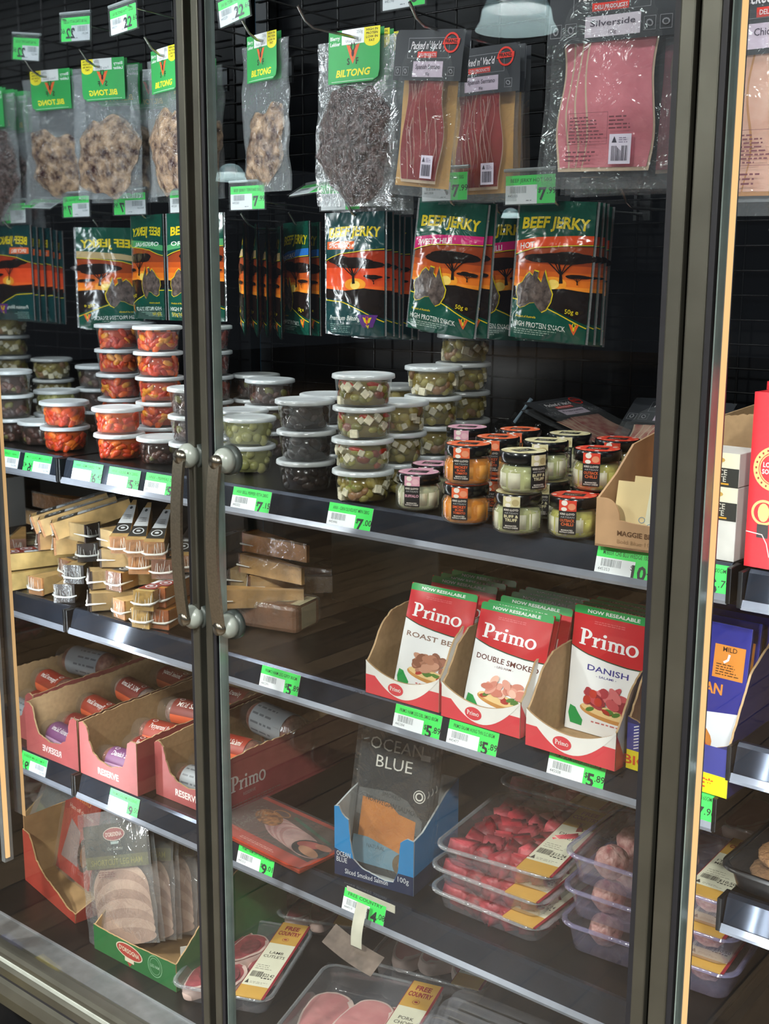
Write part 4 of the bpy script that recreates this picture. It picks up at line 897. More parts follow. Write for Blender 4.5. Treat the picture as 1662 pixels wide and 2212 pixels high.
# ------------------------------------------------------------------ shared printing
def primo(a, u, v, h, m, k=1.0, slant=.0, drop=0):
    """chunky serif wordmark, cap height h, left end at u, baseline v; drop lowers the right end"""
    def X(x, y): return (u+(x+slant*y)*h*k, v+y*h-drop*(x/2.6)**1.0)
    def q(x0, y0, x1, y1): a.poly([X(x0, y0), X(x1, y0), X(x1, y1), X(x0, y1)], m)
    def ring(cx, cy, rx, ry, tx, ty, n=22, a0=0, a1=2*PI):
        vs = []; fs = []
        for i in range(n+1):
            t = a0+(a1-a0)*i/n; vs += [X(cx+rx*math.cos(t), cy+ry*math.sin(t)), X(cx+(rx-tx)*math.cos(t), cy+(ry-ty)*math.sin(t))]
            if i: fs.append((2*i-2, 2*i, 2*i+1, 2*i-1))
        a.tris(vs, fs, m)
    q(.06, 0, .24, 1); q(-.03, 0, .33, .08); q(-.05, .92, .2, 1); ring(.26, .70, .34, .30, .17, .09, 18, -PI/2-.1, PI/2+.1)
    q(.72, 0, .87, .60); q(.65, 0, .95, .07); q(.62, .53, .80, .60); a.poly([X(.87, .38), X(1.02, .50), X(1.05, .62), X(.95, .62), X(.87, .52)], m)
    q(1.16, 0, 1.31, .60); q(1.09, 0, 1.38, .07); q(1.07, .53, 1.2, .60); ring(1.235, .80, .095, .095, .09, .09, 12)
    for x in (1.50, 1.80, 2.10): q(x, 0, x+.14, .50 if x > 1.5 else .60); q(x-.05, 0, x+.20, .07)
    q(1.42, .53, 1.55, .60)
    for x in (1.62, 1.92): ring(x+.09, .42, .23, .19, .14, .11, 12, 0, PI)
    ring(2.62, .32, .30, .36, .14, .10, 26)
KRAFT = mat('kraft_board', '#b4946c', .7, var=.06, vscale=120, bump=.08, bscale=160)
WBOARD = mat('white_board', '#dcdad4', .5, var=.04)
def pl_fn(o, ux, uy, n):
    o, ux, uy, n = map(Vector, (o, ux, uy, n)); return lambda u, v: (o+ux*u+uy*v, n)
def torn(pts, amp=.0012, step=.004, seed=1):
    """roughen a polyline like torn card"""
    r = random.Random(seed); out = []
    for i in range(len(pts)-1):
        a, b = Vector(pts[i]), Vector(pts[i+1]); n = max(1, int((b-a).length/step))
        for k in range(n): p = a.lerp(b, k/n); out.append((p.x+r.uniform(-amp, amp), p.y+r.uniform(-amp, amp)))
    out.append(tuple(pts[-1])); return out
def carton(P, yaw, W, D, front, side, backh, label, skin, inner=KRAFT, af=None, ar=None, al=None, cat='carton', group=None, name='display_carton', th=.0028, left=None):
    """open card tray: front = top outline of the front panel from left to right [(x, z)..]; side = top outline of the right wall from front to back [(y, z)..]"""
    t = thing(name, label, cat, P, yaw, group)
    m = MB(); m.box((W/2, D/2, th/2), (W, D, th), inner); m.build('base', t)
    m = MB(); m.prism([(0, 0), (W, 0)]+front[::-1], 0, th, inner, axis='Y')
    if skin: Art(.03).poly([(0, 0), (W, 0)]+front[::-1], skin).emit(m, pl_fn((0, 0, 0), (1, 0, 0), (0, 0, 1), (0, -1, 0)), .0003)
    if af: af.emit(m, pl_fn((0, 0, 0), (1, 0, 0), (0, 0, 1), (0, -1, 0)), .0006, .00015)
    m.build('front_panel', t)
    for s, x0, x1 in (('r', W-th, W), ('l', 0, th)):
        sd = side if (s == 'r' or not left) else left
        m = MB(); m.prism([(th, 0), (D, 0)]+sd[::-1], x0, x1, inner, axis='X')
        if s == 'r':
            f = pl_fn((W, 0, 0), (0, 1, 0), (0, 0, 1), (1, 0, 0))
            if skin: Art(.05).poly([(0, 0), (D, 0)]+sd[::-1], skin).emit(m, f, .0003)
            if ar: ar.emit(m, f, .0006, .00015)
        else:
            f = pl_fn((0, D, 0), (0, -1, 0), (0, 0, 1), (-1, 0, 0))
            if skin: Art(.05).poly([(D-y, z) for y, z in sd][::-1][::-1]+[(0, 0), (D, 0)] if False else [(0, 0), (D, 0)]+[(D-y, z) for y, z in sd], skin).emit(m, f, .0003)
            if al: al.emit(m, f, .0006, .00015)
        m.build('side_panel', t)
    m = MB(); m.box((W/2, D-th/2, backh/2), (W, th, backh), inner); m.build('back_panel', t); return t
# ------------------------------------------------------------------ sliced meat pouches in cartons (middle shelf)
def sandwich(a, cx, cy, s, kind, K):
    r = random.Random(kind); bun = pr('#c98f4e', K); pal = dict(beef=['#b07a62', '#9a6450', '#c49078', '#8a5844'], ham=['#e0a090', '#d08878', '#ecbcaa', '#c87868'], salami=['#a83a44', '#c05058', '#8e2c38', '#d07074'])[kind]
    a.ell((cx, cy-s*.36), s*.98, s*.24, bun, 26, -.08); a.ell((cx-s*.02, cy-s*.30), s*.92, s*.17, pr('#e6c58c', K), 24, -.08)
    for i in range(9): a.ell((cx+r.uniform(-.85, .85)*s, cy-s*.25+r.uniform(-.08, .05)*s), s*.16, s*.07, pr('#4f7a34' if i % 3 else '#a8322a', K), 9, r.uniform(-.6, .6))
    for i in range(22):
        x = r.uniform(-1, 1); y = r.uniform(-.15, .42)*(1-x*x*.7)
        a.ell((cx+x*s*.75, cy+y*s), s*r.uniform(.16, .30), s*r.uniform(.10, .17), pr(pal[i % 4], K), 12, r.uniform(-1, 1))
    for i in range(3): a.ell((cx+(-.7+.2*i)*s, cy+.22*s*(i % 2)), s*.14, s*.14, pr('#b8392e', K), 10) if kind == 'salami' else None
def primo_art(kind, W, H):
    K = 'foil2'; a = Art(.0075); w2 = W/2; R_ = pr('#c3202c', K); G = pr('#1f9a4e', K); Wt = pr('#eceef0', K)
    nm, sub, tc = dict(beef=('ROAST BEEF', '', '#8a6e62'), ham=('DOUBLE SMOKED', '- LEG HAM -', '#5f2e2a'), salami=('DANISH', '- SALAMI -', '#3d3a8e'))[kind]
    a.rect(-w2, 0, w2, H, Wt)
    a.poly([(-w2, H*.67), (-w2*.5, H*.625), (0, H*.60), (w2*.5, H*.585), (w2, H*.585), (w2, H), (-w2, H)], pr('#1d4a34', K))
    a.poly([(-w2, H*.68), (-w2*.5, H*.635), (0, H*.61), (w2*.5, H*.595), (w2, H*.595), (w2, H), (-w2, H)], R_)
    a.poly([(-w2, H*.935), (w2, H*.935), (w2, H*.985), (w2*.95, H), (-w2*.95, H), (-w2, H*.985)], G)
    a.text('NOW RESEALABLE', 0, H*.952, H*.026, Wt, w=W*.66, bold=.02)
    a.lines(-w2*.45, w2*.5, H*.875, H*.905, 2, pr('#d8686c', K), 5)
    primo(a, -w2*.76, H*.70, H*.125, Wt, k=W*.74/(H*.125*2.92), drop=H*.012)
    a.text(nm, w2*.02, H*.505, H*.045, pr(tc, K), w=W*(.86 if kind != 'salami' else .52), bold=.015, rot=-.03)
    if sub: a.text(sub, 0, H*.465, H*.018, pr(tc, K), w=W*.26)
    sandwich(a, w2*.10, H*.28, W*.36, kind, K)
    a.poly([(-w2*.92, H*.13), (-w2*.85, H*.055), (-w2*.55, H*.05), (-w2*.52, H*.10), (-w2*.72, H*.19), (-w2*.88, H*.20)], G)
    a.lines(-w2*.3, w2*.8, H*.10, H*.13, 1, pr('#c26a6a', K), 4); a.text('80g', w2*.5, H*.055, H*.028, pr('#a8443e', K))
    return a
PPM = {}
PW, PH = .122, .176
def primo_mesh(kind):
    if kind in PPM: return PPM[kind]
    def fn(u, v):
        b = .006*max(0, 1-(2*u/PW)**4)*min(1, v/.03)*min(1, max(0, (PH-v)/.05)); n = noise.noise(Vector((u*25, v*22, len(kind))))*.0012
        return Vector((u, -b-n, v)), Vector((2*u*.25, -1, (v-PH/2)*.15)).normalized()
    m = MB(); m.grid(lambda a, b: fn(-PW/2+PW*a, PH*b)[0]+Vector((0, .0008, 0)), 36, 36, pr('#c3202c', 'foil2')); m.grid(lambda a, b: (PW/2-PW*a, .003, PH*b), 4, 8, pr('#9c1a24', 'foil2'))
    primo_art(kind, PW, PH).emit(m, fn, .0004, .00016); PPM[kind] = m.mesh('pouch'); return PPM[kind]
def primo_box(P, yaw, W, kind, offs, nm, rx, x_in=.0, group=None):
    D = .40; fr = []
    for i in range(21):
        x = W*i/20; z = .052-.022*math.sin(PI*min(1, i/20*1.0))**.8; fr.append((x, z))
    sd = torn([(.0028, .052), (.012, .062), (.035, .10), (.06, .118), (.10, .122), (D, .125)], .0008, .006, len(kind))
    af = Art(.03); Wt = pr('#e9e7e3'); Rd = pr('#d5404a'); af.rect(0, 0, W, .030, Rd)
    af.poly([(W*i/20, .052-.022*math.sin(PI*i/20)**.8) for i in range(21)][::-1]+[(W*i/20, .050-.046*math.sin(PI*i/20)**.9) for i in range(21)], Wt)
    af.ell((W*.42, .017), .0145, .0095, Rd, 24); primo(af, W*.42-.0105, .0145, .0066, Wt, k=1.05)
    ar = Art(.05); ar.poly([(0, 0), (.0, .05), (.03, 0)], Rd)
    al = Art(.05); al.ell((D*.35, .06), .05, .034, Rd, 28); primo(al, D*.35-.037, .05, .026, Wt)
    t = carton(P, yaw, W, D, fr, sd, .12, f'red and white card tray holding {nm} pouches', pr('#e6e3de'), af=af, ar=ar, al=al, group='card trays of sliced meat pouches')
    c, s = math.cos(yaw), math.sin(yaw)
    for k, (dy, dx) in enumerate(offs):
        q = thing('meat_pouch', f'{nm} pouch, {["frontmost", "second from the front", "third from the front", "fourth from the front", "fifth from the front", "rearmost"][k]} in its card tray', 'meat pouch', (P[0]+c*(W/2+dx+x_in)-s*dy, P[1]+s*(W/2+dx+x_in)+c*dy, P[2]+.004), yaw+math.radians(x_in*0), f'{nm} pouches', rx)
        o = bpy.data.objects.new('pouch', primo_mesh(kind)); COL.objects.link(o); o.parent = q
        if kind != 'salami': q.scale = (1, 1, .94)
primo_box((-1.102, 1.322, S2+.0005), 0, .138, 'beef', [(.030, .020), (.085, .018), (.108, .018), (.135, .020)], 'roast beef', math.radians(-17))
primo_box((-.955, 1.316, S2+.0005), math.radians(-1), .135, 'ham', [(.016, .017), (.030, .018), (.062, .019), (.090, .019), (.108, .020), (.126, .020)], 'double smoked leg ham', math.radians(-17))
primo_box((-.803, 1.302, S2+.0005), math.radians(-1.5), .137, 'salami', [(.082, .003), (.100, .004), (.118, .004), (.136, .005)], 'Danish salami', math.radians(-6))
# ------------------------------------------------------------------ cheese wedges
CH = dict(dark=('#3a2a28', '#bfa06c', '#d8c48c'), red=('#8a5238', '#c99c62', '#dcc28a'), orange=('#c8682a', '#d08a3e', '#e0b060'), tan=('#c98c58', '#d2ac70', '#e2c890'), yellow=('#c49a48', '#cfb070', '#ecd8a0'))
WM = {}
WRAP = film('cheese_wrap', '#e2e4dc', .14, .08, .5, 60, .003, milk=.04, edge=.45)
def wedge_meshes(k):
    if k in WM: return WM[k]
    L, w, h = .155, .038, .036; rind, body, fat = CH[k]; r = random.Random(k)
    rm = mat('rind_'+k, rind, .5, var=.18, vscale=90, bump=.4, bscale=140, bdist=.001); bmat = mat('wedge_'+k, body, .45, var=.14, vscale=35, bump=.1)
    def sec(t): wv = w*(1-.80*t); return wv
    vs = []; n = 8
    for i in range(n+1):
        t = i/n; a = sec(t)/2; y = L*t; z = h*(1-.12*t)
        vs += [(-a, y, .0015), (a, y, .0015), (a, y, z), (-a, y, z)]
    fs = [(4*i+j, 4*i+(j+1) % 4, 4*i+4+(j+1) % 4, 4*i+4+j) for i in range(n) for j in range(4)]
    b = MB(); b.add(vs, fs, bmat); b.add(vs[-4:], [(3, 2, 1, 0)], bmat)
    f = MB(); f.grid(lambda a, c: (-w/2*1.01+w*1.02*a, -.0012-.0015*math.sin(PI*a)*math.sin(PI*c), .0005+h*c*1.01), 4, 4, rm)
    f.grid(lambda a, c: (w/2*1.012-.0002, -.001+.004*a, .0005+h*c*1.01), 1, 2, rm); f.grid(lambda a, c: (-w/2*1.012, .003-.004*a, .0005+h*c*1.01), 1, 2, rm)
    wr = MB(); pts = [(-w*.62, -.003, h*.42), (-w*.4, -.006, h*.36), (0, -.005, h*.33), (w*.4, -.006, h*.38), (w*.6, -.002, h*.45), (w*.53, .03, h*.44)]
    wr.tube(pts, [.0014, .0022, .0018, .0024, .002, .0008], mat('film_seam', '#e8e6de', .25, coat=.5, bump=.4), 6)
    for i in range(7): x = r.uniform(-w*.45, w*.45); wr.tube([(x, -.0055, h*.36), (x+r.uniform(-.004, .004), -.0035, h*r.uniform(.6, 1.0))], .0004, mat('film_seam', '#e8e6de'), 4)
    wr.grid(lambda a, c: (-w/2*1.04+w*1.08*a, -.0035-.001*math.sin(9*a), h*1.04*c), 6, 6, WRAP)
    wr.grid(lambda a, c: (w/2*1.05*(1-.78*a)+.0006, L*a, .001+h*c), 10, 4, WRAP)
    lb = MB(); a = Art(.02); wt = pr('#dfe2e4'); dk = pr('#3c3a36' if k != 'orange' and k != 'yellow' else '#8a2f24')
    top = lambda u, v: (Vector((u*(1-.72*v/L), v, h*(1-.12*v/L)+.0008)), Vector((0, 0, 1)))
    q = w/2*.92
    a.poly([(-q, .012), (q, .012), (q, .13), (-q, .13)], wt); a.poly([(-q, .012), (q, .012), (q, .052), (-q, .052)], dk); a.ring((0, .032), .0125, .0125, .0028, wt, 20); a.ell((0, .032), .005, .004, wt, 8)
    for i in range(3): a.text(['AGED', 'VINTAGE', 'CHEDDAR'][i] if False else 'CHEESE', 0, .070+.007*i, .004, pr('#4a4a4a'), w=q*1.2)
    a.ell((0, .118), .006, .006, pr('#3c4650'), 14); a.emit(lb, top, .0004, .0003)
    WM[k] = [('cheese', b.mesh('cheese')), ('rind', f.mesh('rind')), ('wrapping', wr.mesh('wrapping')), ('label_strip', lb.mesh('label_strip'))]; return WM[k]
def wedge(k, face, tip, lev, label, lbl=True, yaw=None, X=None):
    z = S2+.001+.0375*lev; A = atZ(face[0], face[1], z+.018) if X is None else Vector(X)
    if yaw is None: B = atZ(tip[0], tip[1], z+.018); yaw = math.atan2(B.y-A.y, B.x-A.x)-PI/2
    # keep the whole wedge on this side of the mirror
    lim = MX+.024
    if A.x < lim: A.x = lim
    t = thing('cheese_wedge', label, 'cheese', (A.x, A.y, z), yaw, 'wrapped cheese wedges')
    if lbl and lev > 2 and face[0] < 400: t.rotation_euler[0] = math.radians(17)
    g = None
    for nm, me in wedge_meshes(k):
        if nm == 'label_strip' and not lbl: continue
        o = bpy.data.objects.new(nm, me); COL.objects.link(o); o.parent = g or t; g = g or o
for a in (('dark', (207, 1152), (340, 1190), 3, 'dark-rinded cheese wedge on top of the four-high pile by the mirror', False),
          ('dark', (199, 1196), (340, 1200), 2, 'dark-rinded cheese wedge second from the top by the mirror', False),
          ('dark', (195, 1250), (340, 1240), 1, 'dark-rinded cheese wedge second from the bottom by the mirror', False),
          ('dark', (194, 1297), (320, 1290), 0, 'dark-rinded cheese wedge at the bottom front corner by the mirror', False),
          ('red', (246, 1256), (350, 1225), 1, 'reddish-rinded cheese wedge stacked beside the dark pile', True),
          ('tan', (258, 1316), (380, 1290), 0, 'pale orange cheese wedge on the shelf beside the dark pile', False),
          ('yellow', (304, 1336), (420, 1290), 0, 'mottled yellow cheese wedge on the shelf front', False),
          ('yellow', (310, 1298), (425, 1235), 1, 'yellow cheese wedge lying on the mottled one, label up', True),
          ('orange', (345, 1338), (450, 1290), 0, 'brown-orange cheese wedge on the shelf, third of the front row', False),
          ('orange', (338, 1290), (455, 1240), 1, 'bright orange cheese wedge on top with a label, left of the handle', True),
          ('red', (376, 1215), (452, 1175), 2, 'cheese wedge behind the left handle', True),
          ('yellow', (440, 1190), (520, 1160), 2, 'yellow cheese wedge behind the door posts', True),
          ('tan', (262, 1175), (322, 1112), 3, 'pale cheese wedge on the upper layer, label up, left one', True),
          ('tan', (296, 1182), (362, 1105), 3, 'pale cheese wedge on the upper layer, label up, middle one', True),
          ('tan', (335, 1187), (420, 1100), 3, 'pale cheese wedge on the upper layer, label up, right one', True),
          ('tan', (392, 1215), (470, 1140), 2.1, 'pale cheese wedge between handle and door posts, label up', True),
          ('tan', (300, 1220), (365, 1150), 2, 'pale cheese wedge under the upper layer', True),
          ('red', (350, 1230), (420, 1160), 2, 'reddish cheese wedge under the upper layer', True),
          ('orange', (541, 1168), (640, 1190), 3, 'orange cheese wedge on top of the pile right of the posts', False),
          ('red', (534, 1213), (640, 1240), 2, 'brown cheese wedge under the orange one right of the posts', False),
          ('dark', (505, 1245), (600, 1255), 1, 'dark shiny cheese wedge low behind the right handle', False),
          ('red', (470, 1290), (560, 1290), 1, 'brown cheese wedge hidden behind the door posts', False),
          ('tan', (455, 1330), (560, 1300), 0, 'pale cheese wedge at the shelf front behind the posts', False),
          ('red', (540, 1260), (640, 1260), 1, 'brown cheese wedge in the dark right of the handle', False),
          ('tan', (500, 1290), (600, 1290), 0, 'pale cheese wedge on the shelf behind the right handle', False)):
    wedge(a[0], a[1], a[2], a[3], a[4], a[5])
def cheese_block(P, yaw, label):
    t = thing('cheese_block', label, 'cheese', P, yaw, 'flat smoked cheese blocks'); m = MB()
    m.box((0, 0, .025), (.13, .085, .05), mat('smoked_cheese', '#7a4a2a', .35, var=.15, vscale=40, bump=.3), .008); m.build('cheese', t)
    a = Art(.03); a.rect(-.060, -.03, -.02, .03, pr('#c9bf9c')); a.ell((.012, 0), .034, .024, pr('#5a4a34'), 26); a.ring((.012, 0), .028, .020, .006, pr('#c9c8a4'), 26); a.rect(.045, -.03, .064, .03, pr('#c9bf9c'))
    m = MB(); a.emit(m, pl_fn((0, 0, .0505), (1, 0, 0), (0, 1, 0), (0, 0, 1)), .0003); m.box((.0655, 0, .026), (.0006, .05, .04), pr('#b0a688')); m.build('label_strip', t)
    m = MB(); m.box((0, 0, .0265), (.136, .091, .053), WRAP, .01); m.build('wrapping', t)
cheese_block(atZ(600, 1292, S2+.05)+Vector((0, 0, -.049)), math.radians(12), 'flat dark smoked cheese block with an oval label, front one on the empty shelf part')
cheese_block(atZ(690, 1222, S2+.05)+Vector((0, .02, -.049)), math.radians(12), 'flat dark smoked cheese block with an oval label, farther back one')
cheese_block(atZ(515, 1370, S2+.04)+Vector((0, .0, -.039)), math.radians(-4), 'flat smoked cheese block at the shelf front right of the lower handle stud') if False else None
t = thing('storage_box', 'dark green box at the back of the middle shelf behind the cheese', 'box', (-1.36, 1.74, S2+.001), 0)
m = MB(); m.box((0, 0, .085), (.26, .12, .17), mat('green_box', '#26352f', .5), .003); m.build('box_body', t)
# ------------------------------------------------------------------ kraft cheese box, quince paste, red box, brown carton
kf = mat('kraft_box', '#c9a078', .6, var=.05); W = .115
fr = [(0, .062)]+[(.012+.02*math.sin(PI/2*i/8), .062-.026*(1-math.cos(PI/2*i/8))) for i in range(9)]+[(.05, .034), (W, .032)]
af = Art(.03); af.text('MAGGIE BEER', .058, .017, .0062, pr('#6b4a30'), w=.056, bold=.02); af.text('Bold Blue 100g', .056, .007, .0052, pr('#a88560'), w=.052, bold=0)
t0 = carton(atZ(1282, 1180, S1)+Vector((0, .004, .0006)), math.radians(3), W, .20, fr, [(.0028, .036), (.03, .05), (.09, .10), (.2, .115)], .12, 'kraft card box printed MAGGIE BEER at the right end of the upper shelf', None, inner=kf, af=af, left=[(.0028, .062), (.05, .085), (.10, .118), (.2, .13)])
def blue_cheese(P, yaw, rx, label):
    t = thing('cheese_pack', label, 'cheese', P, yaw, 'packs of blue cheese in the kraft box', rx); a = Art(.03); w, h = .092, .080
    a.rect(-w/2, 0, w/2, h, pr('#e8cf98')); a.poly([(-w*.05, .03), (w/2, .012), (w/2, h), (-w*.02, h)], pr('#e6e2c4'))
    r = random.Random(3)
    for i in range(22): a.ring((r.uniform(-.1, .45)*w, r.uniform(.012, .038)), .0045, .004, .0008, pr('#6f93ab'), 12)
    for i in range(8): a.stroke([(r.uniform(0, .04), .05+.006*i), (r.uniform(0, .04), .052+.006*i)], .0006, pr('#9fb3ba'))
    a.ell((.018, h*.93), .008, .002, pr('#2e3a40'), 14); a.rect(.002, .042, w/2, .068, pr('#3c4a55')); a.text('BOLD', .020, .058, .006, pr('#dfe3e0'), bold=.02); a.text('BLUE', .020, .049, .006, pr('#dfe3e0'), bold=.02); a.rect(.004, .030, w/2-.004, .041, pr('#3d7a9e'))
    m = MB(); m.box((0, .008, h/2), (w, .015, h), mat('blue_cheese', '#e0cf9c', .4), .003); a.emit(m, pl_fn((0, 0, 0), (1, 0, 0), (0, 0, 1), (0, -1, 0)), .0003, .0002); m.build('cheese', t)
q = t0.location
blue_cheese((q.x+.064, q.y+.010, q.z+.004), math.radians(3), math.radians(-12), 'blue veined cheese pack labelled BOLD BLUE, front one in the kraft box')
blue_cheese((q.x+.064, q.y+.055, q.z+.004), math.radians(3), math.radians(-12), 'blue veined cheese pack behind the front one in the kraft box')
def quince(z, label, white=False):
    P = atZ(1540, 1207, S1-.002); t = thing('quince_paste_box', label, 'box', (-.629, 1.335, z), math.radians(-3), 'quince paste boxes'); m = MB(); h = .040
    m.box((.045, .03, h/2), (.09, .06, h), WBOARD, .001); m.build('box_body', t)
    if not white:
        a = Art(.05); a.rect(.0, 0, .09, h, pr('#e6dfc4')); a.rect(0, 0, .09, h*.55, pr('#33332f')); a.text('QUINCE', .058, h*.34, .0065, pr('#d8d4c4')); a.text('PASTE', .062, h*.14, .0065, pr('#d8d4c4')); a.rect(.045, .002, .078, .004, pr('#d8a030')); a.ell((.06, h*.78), .012, .004, pr('#c9a050'), 14)
        m = MB(); a.emit(m, pl_fn((0, 0, 0), (1, 0, 0), (0, 0, 1), (0, -1, 0)), .0004, .00015); m.build('printed_band', t)
t = thing('white_box', 'plain white box under the quince paste at the right post', 'box', (-.629, 1.335, S1+.0005), math.radians(-3)); MB().box((.045, .03, .025), (.09, .06, .05), WBOARD, .001).build('box_body', t)
quince(S1+.0495, 'quince paste box, lower of the two stacked right of the thick post'); quince(S1+.0905, 'quince paste box reading QUINCE PASTE, upper of the two')
P = atZ(1534, 1100, S1+.03)
carton((-.615, 1.44, S1+.0005), 0, .085, .2, torn([(0, .16), (.04, .165), (.085, .17)], .001), [(.0028, .16), (.2, .17)], .17, 'plain brown carton behind the quince paste boxes', None, name='brown_carton')
t = thing('red_box', 'tall red ham box with a LOCALLY SOURCED seal at the right edge', 'box', (-.524, 1.325, S1+.0005), math.radians(-3))
a = Art(.05); w, h = .22, .205; a.rect(0, 0, w, h, pr('#d0202a')); c = (.030, .118); go = pr('#c9a868'); a.ring(c, .026, .026, .0065, go, 36); a.ring(c, .0185, .0185, .0012, go, 30); a.text('LOCALLY', c[0], c[1]+.0015, .0055, pr('#efe6da'), w=.028, bold=.02); a.text('SOURCED', c[0], c[1]-.0065, .0055, pr('#efe6da'), w=.030, bold=.02)
for i in range(22): an = i*2*PI/22; a.rect(c[0]+.0225*math.cos(an)-.001, c[1]+.0225*math.sin(an)-.0012, c[0]+.0225*math.cos(an)+.001, c[1]+.0225*math.sin(an)+.0012, pr('#8a2020'))
a.ring((.020, .066), .015, .015, .003, go, 26); a.ell((.020, .066), .007, .011, go, 14); a.rect(.013, .036, .027, .052, pr('#2c2a28')); a.ell((.075, .085), .032, .040, pr('#d8a040'), 24)
a.stroke([(0, .042), (.02, .040), (.026, .03), (.03, .015), (.05, .004)], .0012, pr('#e9c0b8'))
m = MB(); m.box((w/2, .06, h/2), (w, .12, h), mat('red_card', '#b81c26', .4), .001); a.emit(m, pl_fn((0, 0, 0), (1, 0, 0), (0, 0, 1), (0, -1, 0)), .0006, .0002)
for i in range(3): m.prism([(0, h), (w, h), (w, h+.012+.004*i), (0, h+.010+.004*i)], .03+.03*i, .0315+.03*i, mat('red_card', '#b81c26'), axis='Y')
m.build('box_body', t)
# ------------------------------------------------------------------ mild salami packs in a blue and yellow tray, right of the post
def don_pack(P, k, label):
    t = thing('salami_pack', label, 'meat pouch', P, math.radians(-3), 'mild salami packs right of the thick post', math.radians(-7)); w, h = .135, .20; a = Art(.04); K = 'foil2'
    B = pr('#2b2f86', K); O = pr('#d88a3c', K); Wt = pr('#dfe4ec', K)
    a.rect(-w/2, 0, w/2, h, Wt); a.poly([(-w/2, h*.38), (w/2, h*.46), (w/2, h), (-w/2, h)], B)
    a.rect(w*.16, h*.66, w*.46, h*.87, O); a.text('MILD', w*.31, h*.83, .006, pr('#4a3020', K), bold=.01); a.lines(w*.19, w*.43, h*.68, h*.76, 5, pr('#5a3a20', K), 2); a.stroke([(w*.26, h*.76), (w*.30, h*.78), (w*.31, h*.815)], .003, Wt)
    a.poly([(-w*.30, h*.74), (w*.07, h*.76), (w*.07, h*.90), (-w*.30, h*.90)], Wt); a.poly([(-w*.28, h*.76), (w*.055, h*.775), (w*.055, h*.885), (-w*.28, h*.885)], pr('#c82a2e', K)); a.text('DON', -w*.11, h*.80, .011, Wt, w=w*.26, bold=.03)
    a.text('is good.', -w*.08, h*.725, .006, Wt); a.text('MILD', -w*.12, h*.62, .010, O, bold=.03); a.text('HUNGARIAN', -w*.08, h*.555, .013, O, w=w*.72, bold=.03); a.text('SALAMI', -w*.12, h*.50, .009, Wt, bold=.02)
    a.ell((-w*.05, h*.30), w*.30, h*.10, pr('#c9803c', K), 22, -.4); a.ell((-w*.02, h*.23), w*.26, h*.06, pr('#b03a34', K), 20, -.3); a.ell((0, h*.18), w*.22, h*.05, pr('#e3cdb0', K), 18, -.2); a.ell((w*.2, h*.19), w*.05, h*.012, pr('#4c7a38', K), 10)
    m = MB(); m.box((0, .004, h/2), (w, .006, h), pr('#1c2058', K), .002); a.emit(m, pl_fn((0, 0, 0), (1, 0, 0), (0, 0, 1), (0, -1, 0)), .0004, .0002); m.build('pouch', t)
Yl = pr('#e8d818'); Bl = pr('#3a3f8e'); W = .14; af = Art(.05); af.rect(0, 0, W, .026, Yl); af.rect(0, .026, W, .062, Bl)
for i in range(8):
    for x in (.010, W-.040): af.poly([(x, .028+.0042*i), (x+.007, .031+.0042*i), (x+.007, .0325+.0042*i), (x, .0295+.0042*i)], pr('#e8e8ee'))
af.text('BIG VALUE*', W*.42, .007, .012, pr('#d8501c'), w=.125, bold=.02); af.text('SALAMI', .07, .037, .010, pr('#e8e8ee'), bold=.02)
P = atZ(1362, 1652, S2)
carton((P.x, P.y-.012, S2+.0005), math.radians(-3), W, .34, torn([(0, .07), (.03, .062), (W-.02, .060), (W, .068)], .0006), torn([(.0028, .068), (.02, .10), (.05, .15), (.10, .175), (.34, .18)], .001, .005, 3), .18, 'blue and yellow card tray of mild salami right of the post', mat('navy_board', '#23265c', .5), af=af)
for k in range(6): don_pack((P.x+W/2+.0, P.y+.012+(.03*k), S2+.004), k, f'blue mild salami pack, {["frontmost", "second", "third", "fourth", "fifth", "rearmost"][k]} in the blue and yellow tray')
